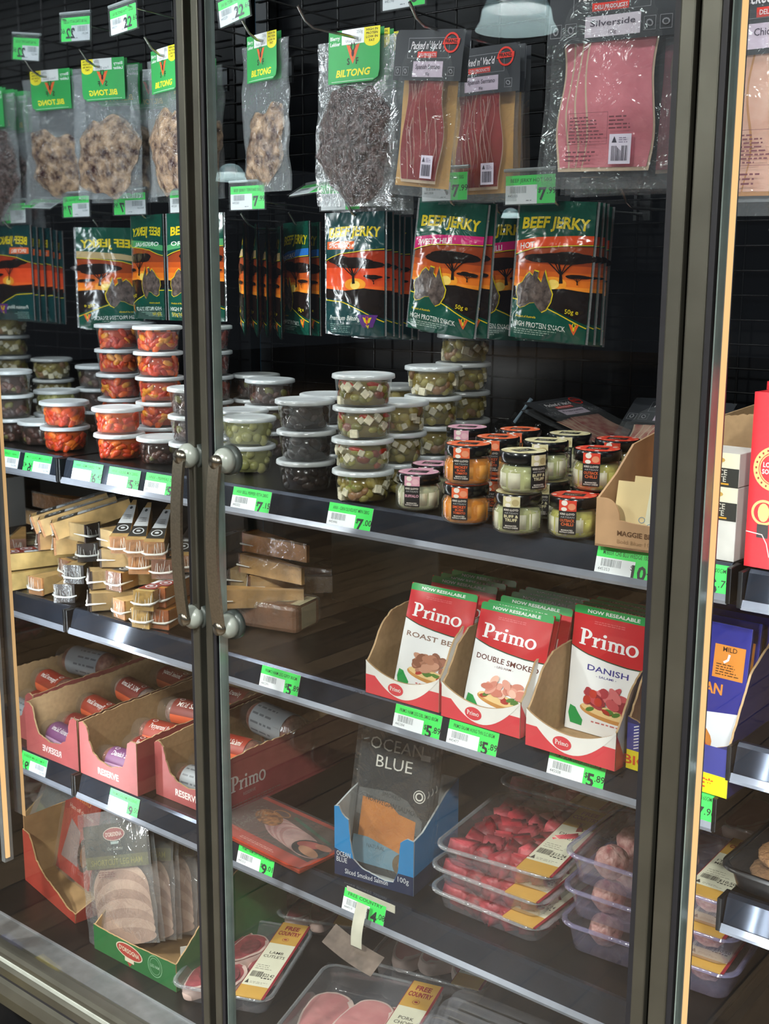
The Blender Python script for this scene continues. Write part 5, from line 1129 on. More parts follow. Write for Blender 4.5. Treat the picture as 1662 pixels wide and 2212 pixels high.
# ------------------------------------------------------------------ salami cartons on the lower shelf
def salami(P, yaw, L, r, kind, label, roll=0, pitch=0):
    t = thing('salami_roll', label, 'salami', P, yaw, 'wrapped salami rolls in the torn cartons', roll, pitch); m = MB(); m.M = Matrix.Rotation(PI/2, 4, 'Y')
    prof = [(0, -L/2), (r*.5, -L/2+.002), (r*.85, -L/2+.008), (r, -L/2+.018), (r*1.01, 0), (r, L/2-.018), (r*.85, L/2-.008), (r*.5, L/2-.002), (0, L/2)]
    m.lathe(prof, mat('salami_'+('grey' if kind == 'grey' else 'red'), '#9a6a58' if kind != 'grey' else '#a89088', .4, var=.25, vscale=120, bump=.4, bscale=120, col2='#6d2f26' if kind != 'grey' else '#7a5a50'), 24); m.build('sausage', t)
    lc = dict(red='#7c2420', purple='#6e3f68', orange='#943424', silver='#8c9094', grey='#7e342c')[kind]
    a = Art(.006); c = pr(lc); c2 = pr('#e6e2dc'); hw = L*.33
    half = r*(2.2 if kind in ('silver',) else 1.35)
    a.rect(-hw, -half, hw, half, c)
    if kind == 'silver':
        a.bars(hw*.55, -half*.2, hw*.9, half*.5, pr('#35383c'), 14, 3)
        for i in range(6): a.lines(-hw*.9, hw*.45, -half*.8+half*.25*i, -half*.65+half*.25*i, 1, pr('#5a5e64'), i, lo=.9)
    else:
        a.rect(-hw, -half, hw, -half*.45, pr('#c8a0c0' if kind == 'purple' else '#d8603a'))
        a.text(dict(purple='Danish Salami', orange='Pepperoni Salami', red='Smoked Kransky', grey='Mild Salami')[kind], 0, half*.05, r*.42, c2, w=hw*1.5, shear=.15); a.ring((-hw*.7, half*.62), r*.22, r*.2, r*.05, c2, 14)
    m = MB(); rr = r+.0012; sg = t.children[0]
    a.emit(m, lambda u, v: (Vector((u, -math.sin(v/rr+PI/5)*rr*1.0 if False else -math.cos(v/rr+.75)*rr, math.sin(v/rr+.75)*rr)), Vector((0, -math.cos(v/rr+.75), math.sin(v/rr+.75)))), .0004, .0003); m.build('label_band', sg)
    w = MB(); w.M = Matrix.Rotation(PI/2, 4, 'Y'); w.lathe([(r*.9, -L/2-.012), (r*1.03, -L/2), (r*1.05, 0), (r*1.03, L/2), (r*.9, L/2+.012)], film('salami_wrap', '#dcdcdc', .12, .08, .7, 50, .004, milk=.04), 20); w.build('wrapping', t)
RED_B = mat('salami_carton_red', '#9c4a4a', .55, var=.05)
def reserve_box(x, y, W, yaw, label, seed, ar=None):
    h = .104; U = [(0, h), (.010, h+.004), (.024, h-.004), (.030, h-.030), (.040, h-.050), (.060, h-.064), (W*.55, h-.068), (W*.75, h-.058), (W-.030, h-.030), (W-.026, h-.006), (W-.016, h+.002), (W, h)]
    af = Art(.05); af.text('RESERVE', W*.5, .014, .0125, pr('#e2cfcb'), w=.062, bold=.03)
    return carton((x, y, S3+.0006), yaw, W, .40, torn(U, .0012, .005, seed), torn([(.0028, h), (.10, h+.006), (.2, h+.004), (.3, h+.010), (.4, h+.012)], .0015, .007, seed+5), h+.012, label, RED_B, af=af, ar=ar, group='torn red salami cartons', left=torn([(.0028, h), (.10, h+.006), (.4, h+.012)], .0015, .007, seed+9))
ar = Art(.05); primo(ar, .030, .040, .030, pr('#cfc4bc')); ar.text('RESERVE', .075, .026, .006, pr('#a08a84')); ar.lines(.03, .2, .008, .018, 2, pr('#8a6a64'), 3)
XA, XB = -1.829, -1.640
reserve_box(XA, 1.322, .172, 0, 'torn red carton of salami rolls touching the mirror wall', 2)
reserve_box(XB, 1.352, .172, 0, 'torn red carton of salami rolls behind the door posts, PRIMO on its side', 4, ar)
for a in (((XA+.095, 1.366, S3+.030), .10, .125, .024, 'purple', 'salami roll with a purple label at the front of the mirror-side carton'),
          ((XA+.10, 1.418, S3+.034), -.1, .125, .025, 'red', 'plain salami roll second in the mirror-side carton'),
          ((XA+.10, 1.46, S3+.058), .15, .13, .026, 'orange', 'salami roll with an orange-red label in the mirror-side carton'),
          ((XA+.085, 1.50, S3+.030), 0, .13, .026, 'red', 'salami roll at the bottom of the mirror-side carton'),
          ((XA+.09, 1.545, S3+.075), .2, .14, .027, 'grey', 'grey salami roll with a red stripe on top in the mirror-side carton'),
          ((XA+.085, 1.60, S3+.035), 0, .13, .026, 'red', 'salami roll deep in the mirror-side carton'),
          ((XA+.085, 1.655, S3+.075), .1, .13, .026, 'red', 'salami roll at the back of the mirror-side carton'),
          ((XB+.09, 1.394, S3+.032), .1, .125, .025, 'silver', 'silver wrapped salami roll at the front of the carton behind the door posts'),
          ((XB+.085, 1.445, S3+.034), 0, .13, .026, 'red', 'salami roll second in the carton behind the door posts'),
          ((XB+.085, 1.47, S3+.074), .15, .13, .026, 'orange', 'orange labelled salami roll in the carton behind the door posts'),
          ((XB+.09, 1.525, S3+.040), 0, .13, .027, 'red', 'salami roll low in the carton behind the door posts'),
          ((XB+.10, 1.575, S3+.096), -.12, .145, .031, 'silver', 'large silver labelled salami roll on top, just right of the door posts'),
          ((XB+.095, 1.62, S3+.045), 0, .14, .028, 'silver', 'silver labelled salami roll under the large one, right of the posts')):
    salami(a[0], a[1], a[2], a[3], a[4], a[5])
# ------------------------------------------------------------------ smoked salmon carton
def arc(n, a0, a1): return [a0+(a1-a0)*i/n for i in range(n+1)]
Wd = .146; NB, SB = pr('#1d2b4c'), pr('#2480bc'); Wt = pr('#d9dee2')
fr = [(0, .118), (.008, .120), (.014, .108), (.026, .100), (.030, .060), (.036, .034), (.052, .022), (.095, .012), (.110, .014), (.118, .034), (.122, .085), (.134, .094), (Wd, .092)]
af = Art(.03)
af.poly([(0, 0), (Wd, 0), (Wd, .032), (.118, .032), (.110, .014), (.095, .012), (.052, .022), (.036, .034), (0, .046)], NB)
af.text('OCEAN', .004, .034, .0085, Wt, ax='L', w=.026, bold=0); af.text('BLUE', .004, .024, .0085, Wt, ax='L', w=.020, bold=0)
af.text('Sliced Smoked Salmon', .060, .006, .0085, Wt, w=.080, bold=0, rot=.0) ; af.text('100g', .128, .018, .009, Wt, w=.020, bold=0)
arr = Art(.05); arr.rect(0, 0, .155, .032, NB)
oc = carton((-1.181, 1.338, S3+.0006), math.radians(9), Wd, .155, torn(fr, .0005, .006, 1), [(.0028, .092), (.03, .095), (.07, .112), (.11, .130), (.155, .140)], .14, 'blue card tray of smoked salmon packs printed OCEAN BLUE', SB, inner=mat('pale_board', '#b9bdbd', .5), af=af, ar=arr, left=[(.0028, .118), (.05, .128), (.155, .140)])
def salmon(k):
    yaw = math.radians(9); c, s = math.cos(yaw), math.sin(yaw); dx, dy = .074+.0005*k, .026+.013*k
    t = thing('salmon_pack', f'smoked salmon pack reading OCEAN BLUE, {["front one", "second one", "third one", "rearmost one"][k]} in the blue card tray', 'fish pack', (-1.181+c*dx-s*dy, 1.338+s*dx+c*dy, S3+.005), yaw, 'smoked salmon packs', math.radians(-13)); W, H = .128, .232; a = Art(.014); K = 'foil2'; w2 = W/2
    Bk = pr('#26282b', K); G = pr('#5d5f60', K); S = mat('salmon_flesh', '#c9803a', .35, var=.06, vscale=20, col2='#b06a2c', bump=.1); L = pr('#6d94a8', K); Wh = pr('#e6e3da', K)
    a.poly([(-w2, .01), (-w2+.01, 0), (w2-.01, 0), (w2, .01), (w2, H-.02), (w2-.018, H), (-w2+.018, H), (-w2, H-.02)], Bk)
    a.poly([(-w2*.95, .09), (w2*.95, .075), (w2*.95, .100), (w2*.5, .128), (0, .137), (-w2*.95, .132)], G)
    a.poly([(-w2*.82, .02), (w2*.8, .02), (w2*.78, .098), (w2*.3, .104), (0, .118), (-w2*.80, .119)], S)
    a.poly([(-w2*.95, .012), (w2*.95, .012), (w2*.9, .034), (w2*.2, .046), (-w2*.5, .056), (-w2*.95, .055)], L)
    a.ell((w2*.55, .025), .018, .018, pr('#6b5a44', K), 20); a.ell((w2*.58, .024), .010, .009, pr('#b88a50', K), 14)
    a.text('OCEAN', 0, .200, .0195, Wh, w=W*.76, bold=-.002); a.text('BLUE', 0, .172, .0195, Wh, w=W*.52, bold=-.002)
    a.text('SMOKED', .002, .1265, .0068, pr('#33373a', K), w=.034, bold=0, rot=-.05); a.text('NORWEGIAN SALMON', .004, .111, .0082, pr('#2b3033', K), w=.098, bold=0, rot=-.10); a.text('NATURAL', -w2*.25, .040, .006, pr('#3d5a68', K), w=.034, bold=0)
    a.ring((w2*.80, .139), .0105, .0105, .0014, Wh, 24); a.ring((w2*.80, .139), .007, .007, .0025, Wh, 16); a.rect(w2*.72, .197, w2*.98, .206, pr('#c9c9cc'))
    fn = lambda u, v: (Vector((u, -.003*max(0, 1-(2*u/W)**2)*min(1, v/.05)*min(1, max(0, (H-v)/.05)), v)), Vector((0, -1, 0)))
    m = MB(); m.grid(lambda p, q: (w2-W*p, .002, .01+(H-.02)*q), 4, 8, pr('#3a3c3e', K)); a.emit(m, fn, .0003, .0003); m.build('printed_card', t)
    fl = film('salmon_pouch', '#dfe4e6', .14, .05, .8, 30, .005, milk=.04)
    m = MB(); m.grid(lambda p, q: ((p-.5)*W*1.13, -.006-.004*math.sin(PI*p)*math.sin(PI*q)-.002*noise.noise(Vector((p*9, q*14, k))), -.002+(H+.012)*q), 14, 22, fl); m.build('clear_pouch', t)
for k in range(4): salmon(k)
# ------------------------------------------------------------------ flat ham pack
P = atZ(600, 1800, S3+.010); t = thing('ham_pack', 'red edged sliced ham pack lying flat on the lower shelf beside the salami carton', 'meat pack', (P.x+.0, P.y+.01, S3+.0008), math.radians(-4)); W, D = .25, .15; a = Art(.02)
a.poly([(-W/2+.02, -D/2), (W/2-.03, -D/2), (W/2-.008, -D/2+.008), (W/2, -D/2+.03), (W/2, D/2), (-W/2, D/2), (-W/2, -D/2+.02)], pr('#b4432e', 'foil2'))
a.poly([(-W/2, -D/2+.035), (W/2-.012, -D/2+.030), (W/2-.01, D/2-.01), (-W/2, D/2-.01)], pr('#5b4a40', 'foil2'))
for i in range(7): a.ell((.0+.010*i, .004-.002*i), .060, .026, mat('ham_slice_a', '#b88880', .4, col2='#8e5f5c', vscale=30) if i % 2 else mat('ham_slice_b', '#c9a49a', .4, col2='#a07874', vscale=30), 20, -.35)
a.ell((-.055, .020), .036, .022, mat('fried_crumb', '#b87838', .6, var=.3, vscale=90), 18, -.3); a.ring((-.048, .045), .020, .011, .0026, pr('#a8703c', 'foil2'), 20)
a.ell((.085, -.012), .038, .026, pr('#3a3430', 'foil2'), 18); a.ell((.075, -.004), .024, .012, pr('#b85a50', 'foil2'), 14, .3); a.ell((.09, -.022), .026, .011, pr('#c8906c', 'foil2'), 14, -.2); a.ell((.10, .004), .018, .009, pr('#c07a60', 'foil2'), 12)
a.stroke([(-.02, .050), (.10, .020)], .007, pr('#40604a', 'foil2')); a.lines(-.04, .05, -.062, -.054, 2, pr('#d8a090', 'foil2'), 5, lo=.9)
m = MB(); m.box((0, 0, .004), (W-.006, D-.006, .007), pr('#8e3322', 'foil2'), .002); a.emit(m, pl_fn((0, 0, .0085), (1, 0, 0), (0, 1, 0), (0, 0, 1)), .0003, .0002); m.build('pack_card', t)
m = MB(); m.grid(lambda p, q: ((p-.5)*W*1.0, (q-.5)*D, .0125+.004*math.sin(PI*p)*math.sin(PI*q)), 10, 8, film('pack_bag', '#dde2e6')); m.build('film', t)
# ------------------------------------------------------------------ meat trays
TRAY = film('tray_wall', '#d8dcea', .12, .08, .15, 30, .002, milk=.10, edge=.55)
TRAYV = film('tray_wall_violet', '#b9b4dc', .14, .08, .15, 30, .002, milk=.12, edge=.5)
RIM = film('tray_rim', '#e2e6ec', .35, .06, .5, 60, .003, milk=.30, edge=.6)
RIMV = film('tray_rim_violet', '#b4aede', .30, .08, .3, 60, .003, milk=.35, edge=.5)
TOPF = film('tray_film', '#dfe3ea', .10, .06, .6, 16, .004, milk=.025, edge=.4)
def rr(w, d, r, n=6):
    out = []
    for cx, cy, a0 in ((w/2-r, d/2-r, 0), (-w/2+r, d/2-r, PI/2), (-w/2+r, -d/2+r, PI), (w/2-r, -d/2+r, 1.5*PI)):
        for i in range(n+1): a = a0+PI/2*i/n; out.append((cx+r*math.cos(a), cy+r*math.sin(a)))
    return out
def tray_mb(W, D, H, body, rim, taper=.018, lip=.007):
    b = MB(); L = [(rr(W-2*lip, D-2*lip, .022), H-.002), (rr(W-2*lip-taper*.6, D-2*lip-taper*.6, .020), H*.5), (rr(W-2*lip-taper, D-2*lip-taper, .018), .004), (rr(W-2*lip-taper-.01, D-2*lip-taper-.01, .016), .001)]
    n = len(L[0][0]); vs = [(x, y, z) for ring, z in L for x, y in ring]; fs = [(k*n+i, k*n+(i+1) % n, (k+1)*n+(i+1) % n, (k+1)*n+i) for k in range(3) for i in range(n)]
    b.add(vs, fs, body, True); b.add(vs[-n:], [list(range(n))], body)
    q = MB(); L = [(rr(W-2*lip, D-2*lip, .022), H-.001), (rr(W-lip, D-lip, .025), H+.0008), (rr(W, D, .028), H), (rr(W+.0008, D+.0008, .028), H-.004)]
    vs = [(x, y, z) for ring, z in L for x, y in ring]; fs = [(k*n+i, k*n+(i+1) % n, (k+1)*n+(i+1) % n, (k+1)*n+i) for k in range(3) for i in range(n)]; q.add(vs, fs, rim, True)
    f = MB(); f.grid(lambda p, s: ((p-.5)*(W-.008), (s-.5)*(D-.008), H+.0012-.0015*math.sin(PI*p)*math.sin(PI*s)), 12, 12, TOPF); return b, q, f
def sleeve(W, D, H, x0, w, title, price, mirror=1, gap=.0):
    """card sleeve band running front to back over the film"""
    a = Art(.03); GO = pr('#c99c4a'); CR = pr('#dcd9c2'); Rd = pr('#8f2430'); Ik = pr('#44423c'); n = D
    a.rect(0, -D/2, w, D/2, CR); a.rect(0, D/2-D*.30, w, D/2, GO); a.rect(0, -D/2, w, -D/2+D*.14, GO); a.rect(w, -D/2, w+.0045, D/2, Rd); a.rect(-.0012, -D/2, 0, D/2, Rd)
    a.text('FREE', w/2, D/2-D*.10, D*.052, Rd, w=w*.55, bold=.035); a.text('COUNTRY', w/2, D/2-D*.175, D*.052, Rd, w=w*.84, bold=.035)
    a.ring((w/2, D/2-D*.235), D*.026, D*.026, .0008, Rd, 18); a.ell((w/2, D/2-D*.235), D*.014, D*.010, Rd, 10)
    T = title.split('|')
    for i, s in enumerate(T): a.text(s, w/2, D*.06-D*.052*i, D*.034, Ik, w=w*min(.8, .13*len(s)), bold=.005)
    for i in range(3): a.lines(w*.10, w*.85, -D*.10-.006*i, -D*.085-.006*i, 1, pr('#7d7a6e'), i+3)
    a.bars(w*.08, -D*.25, w*.50, -D*.18, pr('#55534c'), 18, len(title)); a.text(price, w*.52, -D*.235, D*.038, Ik, ax='L', w=w*.42); a.lines(w*.52, w*.92, -D*.262, -D*.245, 1, Ik, 4, t=.8, lo=.95)
    a.poly([(w*.06, -D*.335), (w*.20, -D*.335), (w*.13, -D*.285)], Ik); a.lines(w*.24, w*.9, -D*.33, -D*.30, 2, pr('#9a978a'), 9)
    m = MB(); a.emit(m, pl_fn((x0, 0, H+.0024), (1, 0, 0), (0, 1, 0), (0, 0, 1)), .0003, .00022)
    m.box((x0+w/2, 0, H+.0016), (w, D, .0006), GO); return m
_tm = {}
def tray(key, P, yaw, label, cat, W, D, H, content, sl=None, violet=False, group=None, rx=0):
    t = thing('meat_tray', label, cat, P, yaw, group, rx)
    if key not in _tm:
        b, q, f = tray_mb(W, D, H, TRAYV if violet else TRAY, RIMV if violet else RIM); _tm[key] = [('tray_body', b.mesh('tray_body')), ('rim', q.mesh('rim')), ('film', f.mesh('film'))]
        if sl: _tm[key].append(('card_sleeve', sleeve(W, D, H, *sl).mesh('card_sleeve')))
        _tm[key] += content()
    g = None
    for nm, me in _tm[key]:
        o = bpy.data.objects.new(nm, me); COL.objects.link(o); o.parent = g if nm == 'rim' else t; g = g or o
    return t
def diced(W, D, H, seed=1):
    def f():
        m = MB(); r = random.Random(seed); ms = [mat('beef_a', '#b43a44', .45, var=.15, vscale=90, col2='#8e2630', bump=.4), mat('beef_b', '#c4505a', .45, var=.15, vscale=90, col2='#a03a44', bump=.4), mat('beef_c', '#942630', .45, var=.2, vscale=90, bump=.4)]
        nx, ny = 5, 6
        for k in range(2):
            for i in range(nx):
                for j in range(ny):
                    b = bmesh.new(); bmesh.ops.create_cube(b, size=1); bmesh.ops.bevel(b, geom=b.edges[:], offset=.12, segments=2, affect='EDGES')
                    for v in b.verts: v.co *= 1+.45*noise.noise(v.co*2.4+Vector((i, j, k*3+seed)))
                    s = .036*r.uniform(.8, 1.2); x = (i+.5)/nx-.5; y = (j+.5)/ny-.5
                    m.bm(b, ms[r.randrange(3)], Matrix.Translation((x*(W-.052)+r.uniform(-.003, .003), y*(D-.052)+r.uniform(-.003, .003), .013+k*.011+r.uniform(-.002, .002))) @ Matrix.Rotation(r.uniform(0, 3), 4, 'Z') @ Matrix.Rotation(r.uniform(-.5, .5), 4, 'X') @ Matrix.Diagonal((s, s*.85, s*.62, 1)))
        return [('diced_beef', m.mesh('diced_beef'))]
    return f
def balls(W, D, H):
    def f():
        mm = mat('meatball_mince', '#a85c5c', .4, var=.3, vscale=85, bump=.9, bscale=110, bdist=.003, col2='#ecc0b8'); out = []; k = 0
        for x in (-.33, 0, .33):
            for y in (-.25, .25):
                m = MB(); R0 = .0242
                bm = bmesh.new(); bmesh.ops.create_icosphere(bm, subdivisions=4, radius=R0)
                for v in bm.verts: n = noise.noise(v.co*90+Vector((k, 0, 0))); n2 = noise.noise(v.co*220+Vector((k, 5, 0))); v.co *= 1+.09*n+.05*n2
                m.bm(bm, mm, Matrix.Translation((x*(W-.03), y*(D-.04), R0+.003))); out.append(('meatball', m.mesh('meatball'))); k += 1
        return out
    return f
def chop(outline, c, rot, s, th, z, meat, fatm, seed, eye=None):
    """a cut of meat: pale fat rim around red meat"""
    m = MB(); off = Vector((seed, 0, 0)); n = len(outline); cr, sr = math.cos(rot), math.sin(rot)
    cx = sum(p[0] for p in outline)/n; cy = sum(p[1] for p in outline)/n
    def pt(p, k, zz):
        x, y = cx+(p[0]-cx)*k, cy+(p[1]-cy)*k; x *= s; y *= s; return (c[0]+x*cr-y*sr, c[1]+x*sr+y*cr, zz+.002*noise.noise(Vector((x*60, y*60, 0))+off))
    O = []
    for i in range(n):
        a, b, d, e = outline[i-1], outline[i], outline[(i+1) % n], outline[(i+2) % n]
        for t in (0, .25, .5, .75):
            O.append(tuple(.5*((2*b[j])+(-a[j]+d[j])*t+(2*a[j]-5*b[j]+4*d[j]-e[j])*t*t+(-a[j]+3*b[j]-3*d[j]+e[j])*t**3) for j in (0, 1)))
    N = len(O); L = [(1.0, z+.0), (1.04, z+th*.5), (1.0, z+th*.92), (.96, z+th)]
    vs = [pt(p, k, zz) for k, zz in L for p in O]; m.add(vs, [(q*N+i, q*N+(i+1) % N, (q+1)*N+(i+1) % N, (q+1)*N+i) for q in range(3) for i in range(N)], fatm, True)
    L = [(.96, z+th), (.90, z+th*1.02), (.6, z+th*1.07), (.3, z+th*1.08)]; ks = [.0, .0]
    def shift(p, k, zz):
        q = pt(p, k, zz); return q
    vs = [shift(p, k, zz) for k, zz in L for p in O]+[pt((cx, cy), 1, z+th*1.08)]
    fs = [(q*N+i, q*N+(i+1) % N, (q+1)*N+(i+1) % N, (q+1)*N+i) for q in range(3) for i in range(N)]; b = 3*N
    m.add(vs, [f for f in fs if f[0] < N], fatm, True); m.add(vs, [f for f in fs if f[0] >= N]+[(b+i, b+(i+1) % N, 4*N) for i in range(N)], meat, True)
    # fat cap along one side
    A = Art(.01); half = [O[i] for i in range(int(N*.08), int(N*.52))]; inn = [(cx+(p[0]-cx)*.80, cy+(p[1]-cy)*.80) for p in half]
    A.poly([(c[0]+(p[0]*cr-p[1]*sr)*s, c[1]+(p[0]*sr+p[1]*cr)*s) for p in [(cx+(q[0]-cx)*.965, cy+(q[1]-cy)*.965) for q in half]+inn[::-1]], fatm); A.emit(m, lambda u, v: (Vector((u, v, z+th*1.06+.0014+.002*noise.noise(Vector((u*60, v*60, 0))))), Vector((0, 0, 1))), .0004)
    if eye:
        A = Art(.01); A.ell((c[0]+(eye[0]*cr-eye[1]*sr)*s, c[1]+(eye[0]*sr+eye[1]*cr)*s), eye[2]*s, eye[3]*s, eye[5], 18, rot+eye[4]); A.emit(m, lambda u, v: (Vector((u, v, z+th*1.08+.0016+.0015*noise.noise(Vector((u*60, v*60, 0))))), Vector((0, 0, 1))), .0004)
    return m
LM = mat('lamb_meat', '#b8505a', .35, var=.2, vscale=70, col2='#8e3440', bump=.3); LF = mat('lamb_fat', '#e6c6bc', .4, var=.06, bump=.2); LE = mat('lamb_eye', '#96434e', .35, var=.15, vscale=120, bump=.2)
PM = mat('pork_meat', '#dc9a98', .35, var=.1, vscale=30, col2='#cc8486', bump=.15); PF = mat('pork_fat', '#ecd2c8', .4, var=.05, bump=.1)
CUT = [(-.45, -.9), (-.1, -1), (.25, -.6), (.5, -.1), (.55, .4), (.3, .85), (-.1, 1), (-.5, .8), (-.62, .3), (-.6, -.3)]
def lamb():
    out = []
    for i, (x, y, r, z) in enumerate(((-.052, -.055, .15, .006), (-.046, .048, -.35, .010), (-.005, -.062, .2, .014), (-.005, .030, -.15, .018), (.045, -.02, .1, .010))):
        out.append(('lamb_cutlet', chop(CUT, (x, y), r+(.0 if i else -.2), .055, .018, z, LM, LF, i, (.0, .1, .30, .46, 0, LE)).mesh('lamb_cutlet')))
    return out
def pork():
    out = []
    for i, (x, y, r, z) in enumerate(((-.058, .0, .1, .005), (.012, -.004, -.2, .012), (.062, .0, .15, .006))):
        out.append(('pork_chop', chop(CUT, (x, y), r, .076, .022, z, PM, PF, 10+i).mesh('pork_chop')))
    return out
BW, BD, BH = .205, .235, .036
tr = 'diced beef tray with cream and gold card sleeve, '
for k, (yw, dx, dy, lb) in enumerate(((0, 0, 0, 'bottom of the front stack of three'), (1.5, -.002, .002, 'middle of the front stack of three'), (7, .0, .006, 'top of the front stack of three'))):
    tray('beef', (-.900+dx, 1.462+dy, S3+.0008+.0385*k), math.radians(yw), tr+lb, 'meat tray', BW, BD, BH, diced(BW, BD, BH), (.040, .052, 'DICED|BEEF', '$13.24'), group='diced beef trays')
for k in range(3): tray('beef', (-.945, 1.715, S3+.0008+.0385*k), math.radians(3), tr+['bottom', 'middle', 'top'][k]+' of the dark back stack', 'meat tray', BW, BD, BH, diced(BW, BD, BH), (.040, .052, 'DICED|BEEF', '$13.24'), group='diced beef trays')
MW, MD, MH = .26, .185, .050
for k in range(3): tray('ball', (-.662+.002*k, 1.470, S3+.0008+.0525*k), math.radians(4.5-1.2*k), 'violet tray of pork meatballs, '+['bottom', 'middle', 'top'][k]+' of the stack behind the thick post', 'meat tray', MW, MD, MH, balls(MW, MD, MH), (.055, .056, 'ITALIAN|MEATBALLS', '$10.50'), True, group='meatball trays')
for k in range(3): tray('porkloin', (-.64, 1.72, S3+.0008+.05*k), math.radians(4), 'tray of pork loin chops, '+['bottom', 'middle', 'top'][k]+' of the stack behind the meatballs', 'meat tray', .24, .20, .046, lambda: [('pork_chop', chop(CUT, (x, 0), .1, .066, .018, .008, PM, PF, 3).mesh('pork_chop')) for x in (-.06, .0)], (.05, .056, 'PORK MIDLOIN|LOIN CHOPS', '$9.80'), group='pork loin trays')
# bottom deck
LY = math.radians(23); tray('lamb', (-1.470, 1.410, S4+.0008), LY, 'lamb cutlets tray with a FREE COUNTRY sleeve behind the door posts at the bottom', 'meat tray', .195, .25, .042, lamb, (.030, .052, 'LAMB|CUTLETS', '$22.42'))
tray('pork', (-1.185, 1.400, S4+.0008), math.radians(17), 'tray of pale pork chops in the bottom foreground, cut by the picture edge', 'meat tray', .235, .26, .045, pork, (.056, .052, 'PORK|CHOPS', '$11.30'))
tray('lamb', (-1.49, 1.70, S4+.0008), LY, 'lamb cutlets tray lying behind the front one in the shade', 'meat tray', .195, .25, .042, lamb, (.030, .052, 'LAMB|CUTLETS', '$22.42'))
tray('pork', (-1.20, 1.69, S4+.0008), math.radians(14), 'tray of pork chops in the shade behind the foreground one', 'meat tray', .235, .26, .045, pork, (.056, .052, 'PORK|CHOPS', '$11.30'))
def empty_tray(k):
    t = thing('clear_tray', 'clear plastic tray in the leaning row at the bottom shelf front', 'tray', (-.94, 1.345+.030*k, S4+.004), math.radians(4), 'leaning row of clear trays', math.radians(-38))
    m = MB(); L = [(rr(.25, .11, .03), 0), (rr(.236, .098, .026), 0.002), (rr(.228, .090, .024), .008), (rr(.215, .08, .02), .010)]; n = len(L[0][0])
    vs = [(x, z, y+.055) for ring, z in L for x, y in ring]; m.add(vs, [(q*n+i, q*n+(i+1) % n, (q+1)*n+(i+1) % n, (q+1)*n+i) for q in range(3) for i in range(n)], TRAY, True); m.add(vs[-n:], [list(range(n))], CUP); m.build('tray_shell', t)
for k in range(5): empty_tray(k)
# ------------------------------------------------------------------ leg ham carton, and red ham goods built solid for mirror reflections
W = .235; GN = mat('ham_carton_green', '#1f6a34', .5, var=.05)
fr = [(0, .052), (.05, .050), (.12, .050), (.20, .054), (W, .056)]
af = Art(.03); Rd = pr('#a83a30'); CR = pr('#d8cdb4'); af.ell((.105, .032), .038, .0155, CR, 30, -.06); af.ell((.105, .032), .0355, .0135, Rd, 30, -.06); af.text("D'ORSOGNA", .105, .028, .009, CR, w=.058, bold=.02, rot=-.06)
af.rect(.092, .010, .118, .019, CR); af.poly([(.098, .009), (.112, .009), (.105, .001)], Rd); af.ring((.178, .030), .020, .022, .0016, pr('#7fae86'), 26); af.ring((.178, .030), .015, .017, .001, pr('#7fae86'), 26); af.text('LEG HAM', .178, .027, .006, pr('#9fc4a4'), w=.024)
hb = carton((-1.765, 1.288, S4+.0006), math.radians(1), W, .30, torn(fr, .0006, .006, 8), torn([(.0028, .056), (.04, .085), (.10, .14), (.17, .18), (.3, .19)], .001, .006, 4), .19, "green card tray printed D'ORSOGNA at the lower left", GN, af=af, inner=mat('ham_board', '#a8875c', .7), left=[(.0028, .052), (.10, .12), (.3, .19)])
